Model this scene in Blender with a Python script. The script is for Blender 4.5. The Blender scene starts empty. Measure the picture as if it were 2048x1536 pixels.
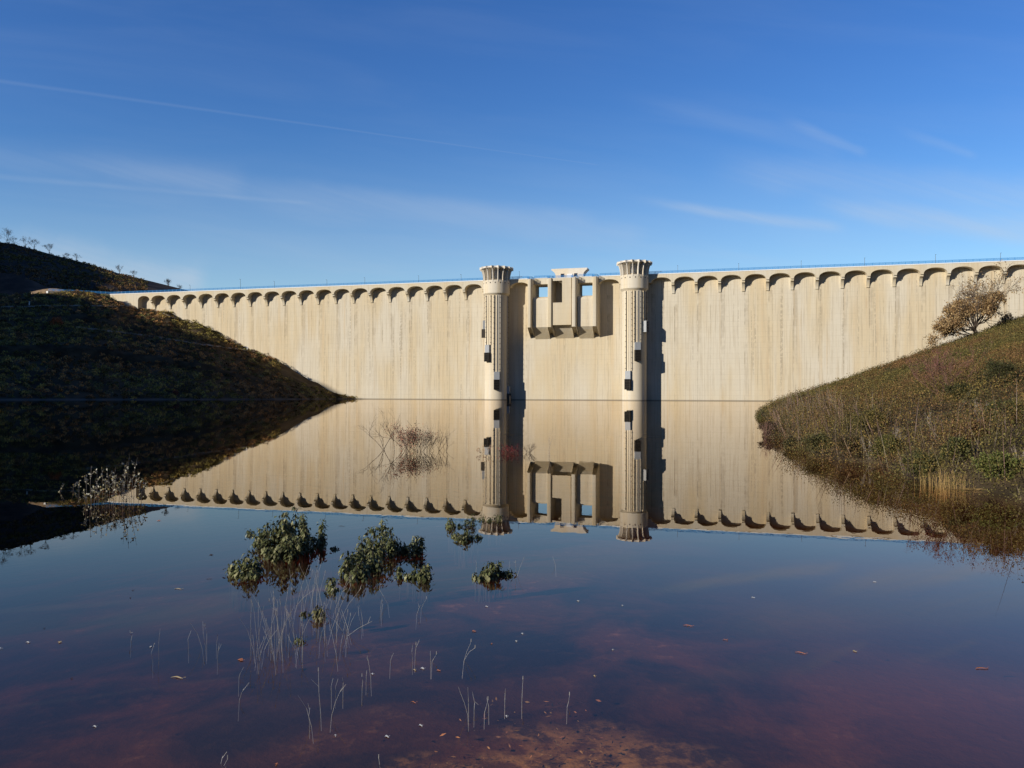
import bpy, bmesh, math, random
import numpy as np
from mathutils import Vector, Matrix
random.seed(7); rng = np.random.default_rng(7)
S = bpy.context.scene
R = math.radians
# ------------------------------------------------------------------ camera
F = 1580.0; CH = 1.8; PITCH = math.atan(23 / F); ROLL = 0.0035
cam_d = bpy.data.cameras.new('camera'); cam = bpy.data.objects.new('camera', cam_d)
S.collection.objects.link(cam); S.camera = cam
cam_d.sensor_width = 36; cam_d.lens = F / 2048 * 36
cam_d.clip_start = 0.05; cam_d.clip_end = 12000
cam.matrix_world = Matrix.Translation((0, 0, CH)) @ Matrix.Rotation(math.pi / 2 + PITCH, 4, 'X') @ Matrix.Rotation(ROLL, 4, 'Z')
# ------------------------------------------------------------------ light
DAMA = math.atan(F / 5700)                       # the dam runs away from the viewer to the left
AX = Vector((math.cos(DAMA), -math.sin(DAMA), 0)); IN = Vector((math.sin(DAMA), math.cos(DAMA), 0))
SUNV = (IN + AX * 0.85 + Vector((0, 0, -0.45))).normalized()     # direction the light travels
ELEV = math.asin(-SUNV.z)
sun_d = bpy.data.lights.new('sun', 'SUN'); sun = bpy.data.objects.new('sun', sun_d)
S.collection.objects.link(sun)
sun_d.energy = 5.0; sun_d.angle = R(0.53); sun_d.color = (1.0, 0.93, 0.82)
sun.rotation_euler = SUNV.to_track_quat('-Z', 'Y').to_euler(); sun.location = (-60, -60, 60)
S.view_settings.view_transform = 'Standard'; S.view_settings.look = 'None'
S.view_settings.exposure = 0.0; S.view_settings.gamma = 1.0


class NT:
    """small node-tree helper"""
    def __init__(s, tree):
        s.t = tree; s.n = tree.nodes; s.l = tree.links
        for x in list(s.n): s.n.remove(x)

    def new(s, typ, ins=None, **kw):
        n = s.n.new(typ)
        for k, v in kw.items(): setattr(n, k, v)
        for k, v in (ins or {}).items(): s.put(n.inputs[k], v)
        return n

    def put(s, sock, v):
        if isinstance(v, bpy.types.NodeSocket): s.l.new(v, sock)
        else:
            if sock.type == 'RGBA' and len(v) == 3: v = (*v, 1)
            sock.default_value = v

    def m(s, op, a, b=0.0, c=None, clamp=False):
        n = s.n.new('ShaderNodeMath'); n.operation = op; n.use_clamp = clamp
        s.put(n.inputs[0], a); s.put(n.inputs[1], b)
        if c is not None: s.put(n.inputs[2], c)
        return n.outputs[0]

    def comb(s, x, y, z):
        return s.new('ShaderNodeCombineXYZ', {0: x, 1: y, 2: z}).outputs[0]

    def noise(s, vec, scale=1.0, detail=3.0, rough=0.5, dist=0.0):
        return s.new('ShaderNodeTexNoise', {'Vector': vec, 'Scale': scale, 'Detail': detail, 'Roughness': rough, 'Distortion': dist}).outputs[0]

    def sm(s, v, a, b, lo=0.0, hi=1.0):
        n = s.n.new('ShaderNodeMapRange'); n.interpolation_type = 'SMOOTHSTEP'
        s.put(n.inputs[0], v)
        for i, q in enumerate((a, b, lo, hi)): s.put(n.inputs[i + 1], q)
        return n.outputs[0]

    def mix(s, f, a, b, mode='MIX'):
        n = s.n.new('ShaderNodeMix'); n.data_type = 'RGBA'; n.blend_type = mode
        s.put(n.inputs[0], f); s.put(n.inputs[6], a); s.put(n.inputs[7], b)
        return n.outputs[2]


# ------------------------------------------------------------------ sky
W = bpy.data.worlds.new('World'); S.world = W; W.use_nodes = True
t = NT(W.node_tree)
sky = t.new('ShaderNodeTexSky', sky_type='NISHITA', sun_disc=False)
sky.sun_elevation = ELEV
sky.sun_rotation = math.atan2(-SUNV.x, -SUNV.y)
sky.altitude = 900; sky.air_density = 1.0; sky.dust_density = 0.25; sky.ozone_density = 2.2
gen = t.new('ShaderNodeTexCoord').outputs['Generated']
sx = t.new('ShaderNodeSeparateXYZ', {0: gen})
dx, dy, dz = sx.outputs
ysafe = t.m('MAXIMUM', dy, 0.05)
az = t.m('DIVIDE', dx, ysafe); el = t.m('DIVIDE', dz, ysafe)


def sky_line(x0, y0, x1, y1, w0, w1, strength, fuzz=0.5, fade=0.06):
    """a thin high cloud along a great circle; tangent-plane coordinates of the direction"""
    a0, e0, a1, e1 = (x0 - 1024) / F, (791 - y0) / F, (x1 - 1024) / F, (791 - y1) / F
    L = math.hypot(a1 - a0, e1 - e0); ux, uy = (a1 - a0) / L, (e1 - e0) / L
    da = t.m('SUBTRACT', az, a0); de = t.m('SUBTRACT', el, e0)
    along = t.m('ADD', t.m('MULTIPLY', da, ux), t.m('MULTIPLY', de, uy))
    acr = t.m('ABSOLUTE', t.m('ADD', t.m('ADD', t.m('MULTIPLY', da, -uy), t.m('MULTIPLY', de, ux)), t.m('MULTIPLY', t.m('SUBTRACT', n_warp, 0.5), fuzz * w0)))
    wid = t.sm(along, 0.0, L, w0, w1)
    core = t.sm(t.m('DIVIDE', acr, wid), 0.0, 1.0, 1.0, 0.0)
    ends = t.m('MULTIPLY', t.sm(along, -fade, fade, 0, 1), t.sm(along, L - fade * 0.5, L + 0.002, 1, 0))
    return t.m('MULTIPLY', t.m('MULTIPLY', core, ends), strength)


vv = t.comb(az, el, 0.0)
n_warp = t.noise(vv, 7.0, 4.0, 0.6)
tilt = t.comb(t.m('ADD', t.m('MULTIPLY', az, 1.3), t.m('MULTIPLY', el, -2.0)), t.m('ADD', t.m('MULTIPLY', el, 11.0), t.m('MULTIPLY', az, 1.6)), 0.0)
cirrus = t.sm(t.noise(tilt, 1.6, 5.0, 0.55, 0.4), 0.38, 0.80, 0.0, 0.17)
cirrus = t.m('MULTIPLY', cirrus, t.sm(el, 0.02, 0.35, 1.0, 0.25))
tilt2 = t.comb(t.m('ADD', t.m('MULTIPLY', az, 3.0), t.m('MULTIPLY', el, 6.0)), t.m('ADD', t.m('MULTIPLY', el, 40.0), t.m('MULTIPLY', az, 12.0)), 3.0)
fib = t.noise(tilt2, 1.5, 4.0, 0.6)
tot = t.m('ADD', cirrus, t.sm(el, 0.10, 0.34, .25, 0.0))
for args in ((-300, 122, 1200, 328, .0045, .0010, .06, .3, .02), (-200, 340, 640, 408, .007, .004, .08), (200, 340, 1200, 440, .022, .016, .07, 1.0),
             (560, 400, 1300, 480, .035, .025, .10, 1.0), (1340, 408, 1700, 455, .010, .012, .26, 1.0), (1590, 245, 1740, 305, .012, .009, .13, 1.0, .03),
             (1680, 412, 2300, 490, .022, .035, .34, 1.0), (1480, 340, 2300, 410, .035, .040, .17, 1.0), (1820, 262, 1960, 310, .010, .008, .09, 1.0, .03),
             (-300, 490, 420, 575, .06, .04, .34, 1.0), (-300, 290, 500, 360, .03, .03, .08, 1.0), (1300, 200, 1700, 300, .02, .02, .05, 1.0)):
    s_ = sky_line(*args)
    if args[0] != -300 or args[1] > 200 or args[4] > .02: s_ = t.m('MULTIPLY', s_, t.sm(fib, .25, .7, .55, 1.15))
    tot = t.m('ADD', tot, s_)
tot = t.m('MULTIPLY', tot, t.sm(dy, 0.05, 0.3, 0.0, 1.0), clamp=True)
grade = t.new('ShaderNodeHueSaturation', {'Hue': 0.512, 'Saturation': 1.27, 'Value': 1.30, 'Color': sky.outputs[0]}).outputs[0]
grade = t.mix(1.0, grade, t.mix(t.sm(el, 0.0, .5), (.88, 1.02, .93), (.80, .92, 1.03)), 'MULTIPLY')
cl = t.mix(tot, grade, (4.6, 5.3, 6.3))
cl = t.mix(1.0, cl, t.mix(t.sm(dy, -.35, .05), (.50, .50, .50), (1, 1, 1)), 'MULTIPLY')
bg = t.new('ShaderNodeBackground', {'Color': cl, 'Strength': 0.115})
out = t.new('ShaderNodeOutputWorld', {'Surface': bg.outputs[0]})


# ------------------------------------------------------------------ helpers
def yh(px): return 791 + ROLL * (px - 1024)


def at_depth(px, py, D):
    """world point seen at photo pixel (px,py) at distance D along +Y"""
    return Vector(((px - 1024) / F * D, D, CH + (yh(px) - py) / F * D))


def on_water(px, py):
    D = CH * F / (py - yh(px)); return Vector(((px - 1024) / F * D, D, 0.0))


Z0 = 328.5


def t_of(px, o=0.0):
    """coordinate along the dam of the wall-parallel plane o metres in front, seen at column px"""
    X = (px - 1024) / F
    # P = (0,Z0) + t*AX - o*IN ; P.x = X*P.y
    return (X * Z0 - X * o * IN.y + o * IN.x) / (AX.x - X * AX.y)


def dam_pt(tt, o=0.0, z=0.0): return Vector((0, Z0, 0)) + AX * tt - IN * o + Vector((0, 0, z))


def z_of(px, py, o=0.0):
    D = dam_pt(t_of(px, o), o).y; return CH + (yh(px) - py) / F * D


def obj(name, mesh, parent=None, mat=None):
    o = bpy.data.objects.new(name, mesh); S.collection.objects.link(o)
    if mat and not mesh.materials: mesh.materials.append(mat)
    if parent: o.parent = parent
    return o


def thing(name, label, cat, loc=(0, 0, 0), rz=0.0, group=None):
    o = bpy.data.objects.new(name, None); S.collection.objects.link(o)
    o.location = loc; o.rotation_euler = (0, 0, rz); o.empty_display_size = 0.2
    return tag(o, label, cat, group)


def tag(o, label=None, cat=None, group=None, kind=None):
    if label: o['label'] = label
    if cat: o['category'] = cat
    if group: o['group'] = group
    if kind: o['kind'] = kind
    return o


class MB:
    """mesh collector"""
    def __init__(s): s.v = []; s.f = []

    def add(s, vs, fs):
        b = len(s.v); s.v += [tuple(p) for p in vs]; s.f += [tuple(b + i for i in q) for q in fs]; return s

    def box(s, x0, x1, y0, y1, z0, z1):
        return s.add([(x0, y0, z0), (x1, y0, z0), (x1, y1, z0), (x0, y1, z0), (x0, y0, z1), (x1, y0, z1), (x1, y1, z1), (x0, y1, z1)],
                     [(0, 3, 2, 1), (4, 5, 6, 7), (0, 1, 5, 4), (1, 2, 6, 5), (2, 3, 7, 6), (3, 0, 4, 7)])

    def prism(s, pa, pb):
        """two matching closed loops joined into a solid"""
        n = len(pa); b = len(s.v); s.v += [tuple(p) for p in pa] + [tuple(p) for p in pb]
        s.f += [tuple(range(b, b + n)), tuple(range(b + 2 * n - 1, b + n - 1, -1))]
        for i in range(n): j = (i + 1) % n; s.f.append((b + i, b + n + i, b + n + j, b + j))
        return s

    def tube(s, pts, r0, r1=None, n=5, cap=True):
        r1 = r0 if r1 is None else r1; pts = [Vector(p) for p in pts]; b = len(s.v); k = len(pts)
        ref = Vector((0.31, 0.87, 0.21))
        for i, p in enumerate(pts):
            d = (pts[min(i + 1, k - 1)] - pts[max(i - 1, 0)])
            if d.length < 1e-9: d = Vector((0, 0, 1))
            d.normalize(); u = d.cross(ref)
            if u.length < .05: u = d.cross(Vector((1, 0, 0)))
            u.normalize(); w = d.cross(u); r = r0 + (r1 - r0) * i / max(1, k - 1)
            for a in range(n):
                q = 2 * math.pi * a / n; c = p + (u * math.cos(q) + w * math.sin(q)) * r; s.v.append(tuple(c))
        for i in range(k - 1):
            for a in range(n):
                c = (a + 1) % n; s.f.append((b + i * n + a, b + i * n + c, b + (i + 1) * n + c, b + (i + 1) * n + a))
        if cap: s.f += [tuple(b + a for a in range(n - 1, -1, -1)), tuple(b + (k - 1) * n + a for a in range(n))]
        return s

    def lathe(s, prof, n=48, cx=0, cy=0, a0=0, a1=2 * math.pi):
        full = abs(a1 - a0 - 2 * math.pi) < 1e-6; m = n if full else n + 1; b = len(s.v)
        for r, z in prof:
            for i in range(m):
                a = a0 + (a1 - a0) * i / n; s.v.append((cx + r * math.sin(a), cy - r * math.cos(a), z))
        for j in range(len(prof) - 1):
            for i in range(n):
                k = (i + 1) % m; s.f.append((b + j * m + i, b + j * m + k, b + (j + 1) * m + k, b + (j + 1) * m + i))
        return s

    def build(s, name, mat, parent=None, smooth=False, fix=True):
        me = bpy.data.meshes.new(name); me.from_pydata(s.v, [], s.f); me.update()
        if fix:
            bm = bmesh.new(); bm.from_mesh(me); bmesh.ops.recalc_face_normals(bm, faces=bm.faces); bm.to_mesh(me); bm.free()
        if smooth:
            me.polygons.foreach_set('use_smooth', [True] * len(me.polygons))
            try: me.set_sharp_from_angle(angle=R(35))
            except Exception: pass
        return obj(name, me, parent, mat)


def quads(name, V, col=None, mat=None, parent=None):
    """V: (N,4,3) array -> one mesh of quads with a colour per quad"""
    N = len(V); me = bpy.data.meshes.new(name)
    me.vertices.add(N * 4); me.vertices.foreach_set('co', np.ascontiguousarray(V, dtype=np.float32).ravel())
    me.loops.add(N * 4); me.loops.foreach_set('vertex_index', np.arange(N * 4, dtype=np.int32))
    me.polygons.add(N); me.polygons.foreach_set('loop_start', np.arange(0, N * 4, 4, dtype=np.int32))
    me.update(calc_edges=True)
    if col is not None:
        a = me.color_attributes.new('tint', 'FLOAT_COLOR', 'POINT')
        c = np.ones((N, 4, 4), dtype=np.float32); c[:, :, :3] = col[:, None, :]
        a.data.foreach_set('color', c.ravel())
    return obj(name, me, parent, mat)


def unit(a): return a / np.maximum(1e-9, np.linalg.norm(a, axis=-1, keepdims=True))


def leaf_quads(C, D, L, Wd, fold=0.25):
    """diamond leaves at C pointing along D (N,3), length L, width Wd (N,)"""
    N = len(C); D = unit(D); r = unit(rng.normal(size=(N, 3))); side = unit(np.cross(D, r)); nrm = np.cross(D, side)
    L = L[:, None]; Wd = Wd[:, None]
    V = np.empty((N, 4, 3)); V[:, 0] = C; V[:, 2] = C + D * L
    mid = C + D * L * .48 - nrm * Wd * fold
    V[:, 1] = mid + side * Wd * .5; V[:, 3] = mid - side * Wd * .5
    return V


def vary(base, n, amt=.25, hue=.12):
    base = np.array(base); k = 1 + rng.uniform(-amt, amt, (n, 1)); return np.clip(base[None] * k * (1 + rng.uniform(-hue, hue, (n, 3))), 0, 1)


# ------------------------------------------------------------------ materials
def mat(name, rough=0.8, spec=0.3):
    m = bpy.data.materials.new(name); m.use_nodes = True; t = NT(m.node_tree)
    p = t.new('ShaderNodeBsdfPrincipled', {'Roughness': rough, 'Specular IOR Level': spec})
    o = t.new('ShaderNodeOutputMaterial'); t.l.new(p.outputs[0], o.inputs[0])
    return m, t, p


def simple(name, col, rough=.7, metal=0.0, var=.15, scale=3.0, spec=.3):
    m, t, p = mat(name, rough, spec)
    o = t.new('ShaderNodeTexCoord').outputs['Object']; n = t.noise(o, scale, 4)
    c = t.mix(n, tuple(x * (1 - var) for x in col), tuple(min(1, x * (1 + var)) for x in col))
    t.put(p.inputs['Base Color'], c); p.inputs['Metallic'].default_value = metal
    return m


def concrete(name, base=(.615, .543, .405), stains=1.0, lifts=1.0, joints=None, water=True):
    m, t, p = mat(name, .88, .2)
    co = t.new('ShaderNodeTexCoord').outputs['Object']; x, y, z = t.new('ShaderNodeSeparateXYZ', {0: co}).outputs
    xy = t.m('ADD', x, t.m('MULTIPLY', y, .7))
    # broad warm and cool bands that run down the face
    broad = t.noise(t.comb(t.m('MULTIPLY', xy, .085), y, t.m('MULTIPLY', z, .022)), 1.0, 3, .5)
    mid = t.noise(t.comb(t.m('MULTIPLY', xy, .42), 3.0, t.m('MULTIPLY', z, .018)), 1.0, 4, .6)
    fine = t.noise(t.comb(t.m('MULTIPLY', xy, 2.1), 9.0, t.m('MULTIPLY', z, .05)), 1.0, 4, .65)
    grain = t.noise(co, 1.3, 5, .6)
    c = t.mix(t.sm(broad, .38, .62), tuple(v * k for v, k in zip(base, (1.03, 1.06, 1.14))), tuple(v * k for v, k in zip(base, (1.0, .93, .81))))
    c = t.mix(t.m('MULTIPLY', t.sm(mid, .52, .70), .75 * stains), c, tuple(v * k for v, k in zip(base, (.95, .82, .66))))
    c = t.mix(t.m('MULTIPLY', t.sm(mid, .50, .30), .60 * stains), c, tuple(v * k for v, k in zip(base, (1.10, 1.13, 1.20))))
    c = t.mix(t.m('MULTIPLY', t.sm(fine, .48, .66), .62 * stains), c, tuple(v * k for v, k in zip(base, (.66, .60, .54))))
    # dotted dark drips, broken up at the lifts
    drip = t.noise(t.comb(t.m('MULTIPLY', xy, .55), 20.0, t.m('MULTIPLY', z, .012)), 1.0, 3, .7)
    brk = t.noise(t.comb(xy, 5.0, t.m('MULTIPLY', z, .9)), 1.0, 3, .6)
    c = t.mix(t.m('MULTIPLY', t.m('MULTIPLY', t.sm(drip, .60, .64), t.sm(brk, .38, .58)), .72 * stains), c, tuple(v * k for v, k in zip(base, (.50, .47, .46))))
    rust = t.m('MULTIPLY', t.sm(t.noise(t.comb(t.m('MULTIPLY', xy, .9), 40.0, t.m('MULTIPLY', z, .05)), 1.0, 3, .6), .60, .70), t.sm(broad, .5, .62))
    c = t.mix(t.m('MULTIPLY', rust, .35 * stains), c, (.42, .25, .12))
    # construction lifts
    fz = t.m('FRACT', t.m('DIVIDE', z, 2.05)); line = t.m('MAXIMUM', t.sm(fz, .0, .045, 1, 0), t.sm(fz, .955, 1.0, 0, 1))
    pw = t.noise(t.comb(t.m('MULTIPLY', xy, .12), 7.0, t.m('FLOOR', t.m('DIVIDE', z, 2.05))), 1.7, 2)
    c = t.mix(t.m('MULTIPLY', t.m('MULTIPLY', line, t.sm(pw, .35, .7, .25, 1)), .38 * lifts), c, tuple(v * .45 for v in base))
    # each lift a slightly different pour
    tone = t.noise(t.comb(t.m('FLOOR', t.m('DIVIDE', xy, 8.7)), 2.0, t.m('FLOOR', t.m('DIVIDE', z, 2.05))), 2.3, 1)
    c = t.mix(t.m('MULTIPLY', t.sm(tone, .4, .6), .10 * lifts), c, tuple(v * .8 for v in base))
    if joints:
        t0, s = joints
        for off, wd, st, z0, z1 in ((0.0, .024, .90, 42.5, 2.0), (-1.3, .018, .60, 42.5, 18.0), (s * .46, .015, .70, 46.5, 0.0), (-0.6, .11, .38, 42.5, 20.0)):
            f = t.m('FRACT', t.m('DIVIDE', t.m('ADD', x, -t0 + off + s * 60), s)); dd = t.m('MINIMUM', f, t.m('SUBTRACT', 1.0, f))
            k = t.m('FLOOR', t.m('ADD', t.m('DIVIDE', t.m('ADD', x, -t0 + off + s * 60), s), .5))
            amp = t.noise(t.comb(k, off * 3 + 1.7, t.m('MULTIPLY', z, .05)), 3.1, 2, .7)
            g = t.m('MULTIPLY', t.m('MULTIPLY', t.sm(dd, wd * .25, wd, 1, 0), t.sm(amp, .40, .58)), t.m('MULTIPLY', t.sm(z, z0 - .4, z0 + .2, 1, 0), t.sm(z, z1 - 12, z0, .25, 1)))
            g = t.m('MULTIPLY', g, t.sm(brk, .3, .55, .45, 1))
            c = t.mix(t.m('MULTIPLY', g, st), c, tuple(v * q for v, q in zip(base, (.36, .31, .27))))
    if water:
        c = t.mix(t.sm(z, .22, .42, .75, 0.0), c, (.12, .10, .075))
    c = t.mix(.20, c, t.mix(grain, tuple(v * .72 for v in base), tuple(min(1, v * 1.2) for v in base)))
    t.put(p.inputs['Base Color'], c)
    b = t.new('ShaderNodeBump', {'Strength': .25, 'Distance': .06, 'Height': grain}); t.l.new(b.outputs[0], p.inputs['Normal'])
    return m


def leafmat(name, rough=.55, spec=.35, trans=.0):
    m, t, p = mat(name, rough, spec)
    a = t.new('ShaderNodeVertexColor', layer_name='tint').outputs[0]
    t.put(p.inputs['Base Color'], a)
    if trans:
        d = t.new('ShaderNodeBsdfTranslucent', {'Color': a}); mx = t.new('ShaderNodeMixShader', {0: trans})
        t.l.new(p.outputs[0], mx.inputs[1]); t.l.new(d.outputs[0], mx.inputs[2])
        t.l.new(mx.outputs[0], [n for n in t.n if n.type == 'OUTPUT_MATERIAL'][0].inputs[0])
    return m


SP = 8.75                                            # bay width of the arcade
M_wallL = concrete('dam_concrete_left', joints=(-176.15, 8.677))
M_wallR = concrete('dam_concrete_right', joints=(66.38, 8.84))
M_conc = concrete('dam_concrete_plain', stains=.55)
M_tower = concrete('tower_concrete', base=(.66, .585, .445), stains=.35, lifts=.9)
M_arch = concrete('arcade_concrete', base=(.615, .548, .412), stains=.5, lifts=.25, water=False)
M_pale = concrete('cap_concrete', base=(.70, .64, .53), stains=.3, lifts=.0, water=False)
M_coping = simple('coping_paint', (.80, .80, .76), .7)
M_blue = simple('railing_blue_paint', (.035, .27, .62), .45, var=.08)
M_dark = simple('dark_steel', (.010, .010, .010), .8, .0, spec=.1)
M_steel = simple('galvanised_steel', (.26, .27, .28), .45, .3, .1, 1.5)
M_plate = simple('grey_gate_paint', (.33, .345, .36), .5, .0, .1, 1.2)
M_rail = simple('rusty_guide_steel', (.07, .06, .05), .7, .2)
M_win = simple('window_dark', (.02, .022, .035), .25, .0, .1, spec=.6)
M_white = simple('white_frame_paint', (.78, .78, .76), .5)
M_lamp = simple('lamp_grey', (.10, .11, .12), .5, .3)
M_bark = simple('bark_grey_brown', (.10, .075, .055), .9, 0, .35, 14)
M_redbark = simple('bark_reddish', (.16, .085, .065), .85, 0, .3, 10)
M_palebark = simple('bark_pale', (.30, .25, .20), .85, 0, .3, 10)
M_dry = simple('dry_stem', (.40, .375, .34), .8, 0, .3, 12)
M_straw = simple('straw', (.30, .195, .07), .8, 0, .3, 9)
M_leaf = leafmat('leaf', .6, .18, .10)
M_heath = leafmat('heath_leaf', .75, .15)
M_stake = simple('white_stake', (.75, .75, .72), .6)

# ------------------------------------------------------------------ the dam
H = 49.85; Q = 3.0
ROT = -DAMA
dam = thing('dam', 'long pale beige concrete dam wall with a row of arches under its crest', 'dam', (0, Z0, 0), ROT)
TL = t_of(218, Q); TR = 232.0
piers = [(1061, 1071), (1100.3, 1111.5), (1147.8, 1159), (1188.3, 1200)]
PT = [(t_of(a), t_of(b)) for a, b in piers]
SILL = z_of(1087, 592.7, 3.3)


def body(t0, t1, top, name, m, th=5.5):
    prof = [(0, -14), (0, top), (th, top), (th, top - 6), (th + 34, -14)]
    return MB().prism([(t0, y, z) for y, z in prof], [(t1, y, z) for y, z in prof]).build(name, m, dam)


body(TL, PT[0][1], H - .4, 'wall', M_wallL)
body(PT[1][0], PT[2][1], H - .4, 'wall', M_wallR)
body(PT[3][0], TR, H - .4, 'wall', M_wallR)


def spill(t0, t1):
    # ogee-topped spillway body that overhangs between two piers
    pr = [(0.0, 25.0), (-4.6, 29.6), (-4.6, SILL - 1.6)]
    for i in range(7):
        a = i / 6 * math.pi / 2; pr.append((-4.6 + 3.0 * (1 - math.cos(a)), SILL - 1.6 + 1.6 * math.sin(a)))
    pr += [(0.5, SILL - .1), (3, SILL - 1.4), (6, SILL - 4), (34, -14), (0.0, -14)]
    MB().prism([(t0, y, z) for y, z in pr], [(t1, y, z) for y, z in pr]).build('spillway', M_conc, dam)


spill(PT[0][1], PT[1][0]); spill(PT[2][1], PT[3][0])
PN = 6.8                                              # how far the pier noses stand out
ZWB, ZNB, HP = 25.4, 29.4, H - .75
for a, b in PT:
    r = (b - a) / 2; cx = (a + b) / 2
    rc, hw = .32, r - .36
    plan = [(b, 6.0), (b, 0)] + [(cx + hw - rc + rc * math.cos(q), -(PN - rc) - rc * math.sin(q)) for q in [i / 4 * math.pi / 2 for i in range(5)]]
    plan += [(cx - hw + rc - rc * math.sin(q), -(PN - rc) - rc * math.cos(q)) for q in [i / 4 * math.pi / 2 for i in range(5)]] + [(a, 0), (a, 6.0)]
    zb = lambda y: ZWB + (ZNB - ZWB) * min(1, max(0, -y / PN))
    MB().prism([(x, y, zb(y)) for x, y in plan], [(x, y, HP) for x, y in plan]).build('pier', M_conc, dam, True)
# shaft panel between the two inner piers, with its tall opening
a, b = PT[1][1], PT[2][0]; yo = -(PN - .7)
oa, ob = t_of(1104.3, PN - .7), t_of(1123.8, PN - .7); oz0, oz1 = z_of(1114, 604.8, PN - .7), z_of(1114, 561, PN - .7)
pb = MB(); pz = z_of(1125, 649.5, PN - .7)
pb.box(ob, b, yo, yo + 1.2, pz, HP - .05).box(a - .0, ob, yo, yo + 1.2, pz, oz0).box(a, ob, yo, yo + 1.2, oz1, HP - .05)
pb.box(a, b, yo + 1.2, 0.0, pz, pz + 1.5)
pb.build('shaft_panel', M_conc, dam)
MB().prism([(a, 0, 25.2), (a, -4.6, pz), (a, 0, pz)], [(b, 0, 25.2), (b, -4.6, pz), (b, 0, pz)]).build('corbel_wedge', M_conc, dam)
# bridge decks over the openings
for a, b in ((PT[0][1], PT[1][0]), (PT[2][1], PT[3][0])):
    MB().box(a, b, -2.6, 6.5, H - 2.5, H - .1).build('bridge_deck', M_arch, dam)

ZS, ZA, ZP = H - 3.5, H - 1.48, H - 7.6
PW = 1.1


def arch_bay(t0, t1, zs=ZS, za=ZA):
    """fascia with a three-centred arch soffit between two corbels"""
    n = 18; c = (t0 + t1) / 2; hw = (t1 - t0) / 2; pts = []
    for i in range(n + 1):
        a = math.pi * i / n; x = c - hw * math.cos(a); u = abs(math.cos(a))
        pts.append((x, zs + (za - zs) * max(0.0, 1 - u ** 2.3) ** .52))
    mb = MB(); vs = []
    for x, z in pts: vs += [(x, -Q, z), (x, -Q, H - .3), (x, 0.0, z)]
    fs = []
    for i in range(n):
        k = 3 * i; fs += [(k, k + 3, k + 4, k + 1), (k, k + 2, k + 5, k + 3)]
    mb.add(vs, fs); o = mb.build('arch', M_arch, dam, fix=False)
    return o


def corbel(t1, w=PW):
    t0 = t1 - w
    pr = [(0, H - .3), (-Q, H - .3), (-Q, ZS - .25), (-Q * .84, ZS - .25), (-Q * .84, ZS - .95)]
    for i in range(8):
        a = i / 7 * math.pi / 2; pr.append((-Q * .13 - Q * .71 * (1 - math.sin(a)), ZS - .95 - (ZS - .95 - ZP) * (1 - math.cos(a)) ** .9))
    pr += [(-Q * .13, ZP), (0, ZP)]
    q = []
    for p_ in pr:
        if not q or abs(p_[0] - q[-1][0]) + abs(p_[1] - q[-1][1]) > 1e-4: q.append(p_)
    MB().prism([(t0, y, z) for y, z in q], [(t1, y, z) for y, z in q]).build('corbel', M_arch, dam)


cl_ = [-176.1455 + 8.67744 * k for k in range(19)]      # right edges of the corbels, left wing
tw1 = t_of(965, 4)
MB().box(TL, t_of(274, Q), -Q, 0, 18, H - .3).build('abutment_block', M_arch, dam)
prev = t_of(274, Q)
for k in cl_:
    arch_bay(prev, k - PW); corbel(k); prev = k
arch_bay(prev, cl_[-1] + 8.67744 - PW); corbel(cl_[-1] + 8.67744); prev = cl_[-1] + 8.67744
arch_bay(prev, PT[0][0]) if False else None
# bay between the left tower and the first pier, then between last pier and right tower
la = t_of(1020, Q); arch_bay(la, PT[0][0]); MB().box(prev, la, -Q, 0, ZS, H - .3).build('arcade_block', M_arch, dam)
ra = PT[3][1]; rb = t_of(1238, Q); arch_bay(ra, rb)
cr = [66.3798 + 8.83973 * k for k in range(19)]
first = cr[0] - 8.83973
MB().box(rb, first, -Q, 0, ZS, H - .3).build('arcade_block', M_arch, dam)
prev = first
for k in cr:
    if k > TR: break
    arch_bay(prev, k - PW); corbel(k); prev = k
# coping strips
cz = H - .3
cp = MB().box(TL, PT[0][0], -Q - .12, -Q + .6, cz, H).box(PT[3][1], TR, -Q - .12, -Q + .6, cz, H)
cp.box(PT[0][1], PT[1][0], -2.72, -2.0, H - .09, H + .05).box(PT[2][1], PT[3][0], -2.72, -2.0, H - .09, H + .05)
cp.build('coping', M_coping, dam)
MB().box(TL, TR, -Q + .6, 7.0, H - .38, H - .08).build('crest_road', M_arch, dam)
tb = (t_of(1100, PN), t_of(1160, PN))
MB().box(PT[1][1], PT[2][0], yo - .05, -2.0, HP - .048, HP + .04).build('platform', M_coping, dam)

# control house on the crest
house = thing('control_house', 'small pale control house with flared curved ends on the dam crest between the intake towers', 'building',
              dam_pt(0, 0, 0), ROT)
ho = 1.0
h0, h1 = t_of(1102, ho), t_of(1174, ho); b0, b1 = t_of(1110.5, ho), t_of(1166, ho)
hz0, hz1 = H - .08, z_of(1138, 536.0, ho)
pr = [(b0, hz0)]
for i in range(9):
    u = i / 8; pr.append((b0 + (h0 - b0) * u ** 2.2, hz0 + 1.0 + (hz1 - .55 - hz0 - 1.0) * u))
pr += [(h0, hz1), (h1, hz1)]
for i in range(8, -1, -1):
    u = i / 8; pr.append((b1 + (h1 - b1) * u ** 2.2, hz0 + 1.0 + (hz1 - .55 - hz0 - 1.0) * u))
pr += [(b1, hz0)]
MB().prism([(x, -ho, z) for x, z in pr], [(x, -ho + 4.6, z) for x, z in pr]).build('wall', M_pale, house)
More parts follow.
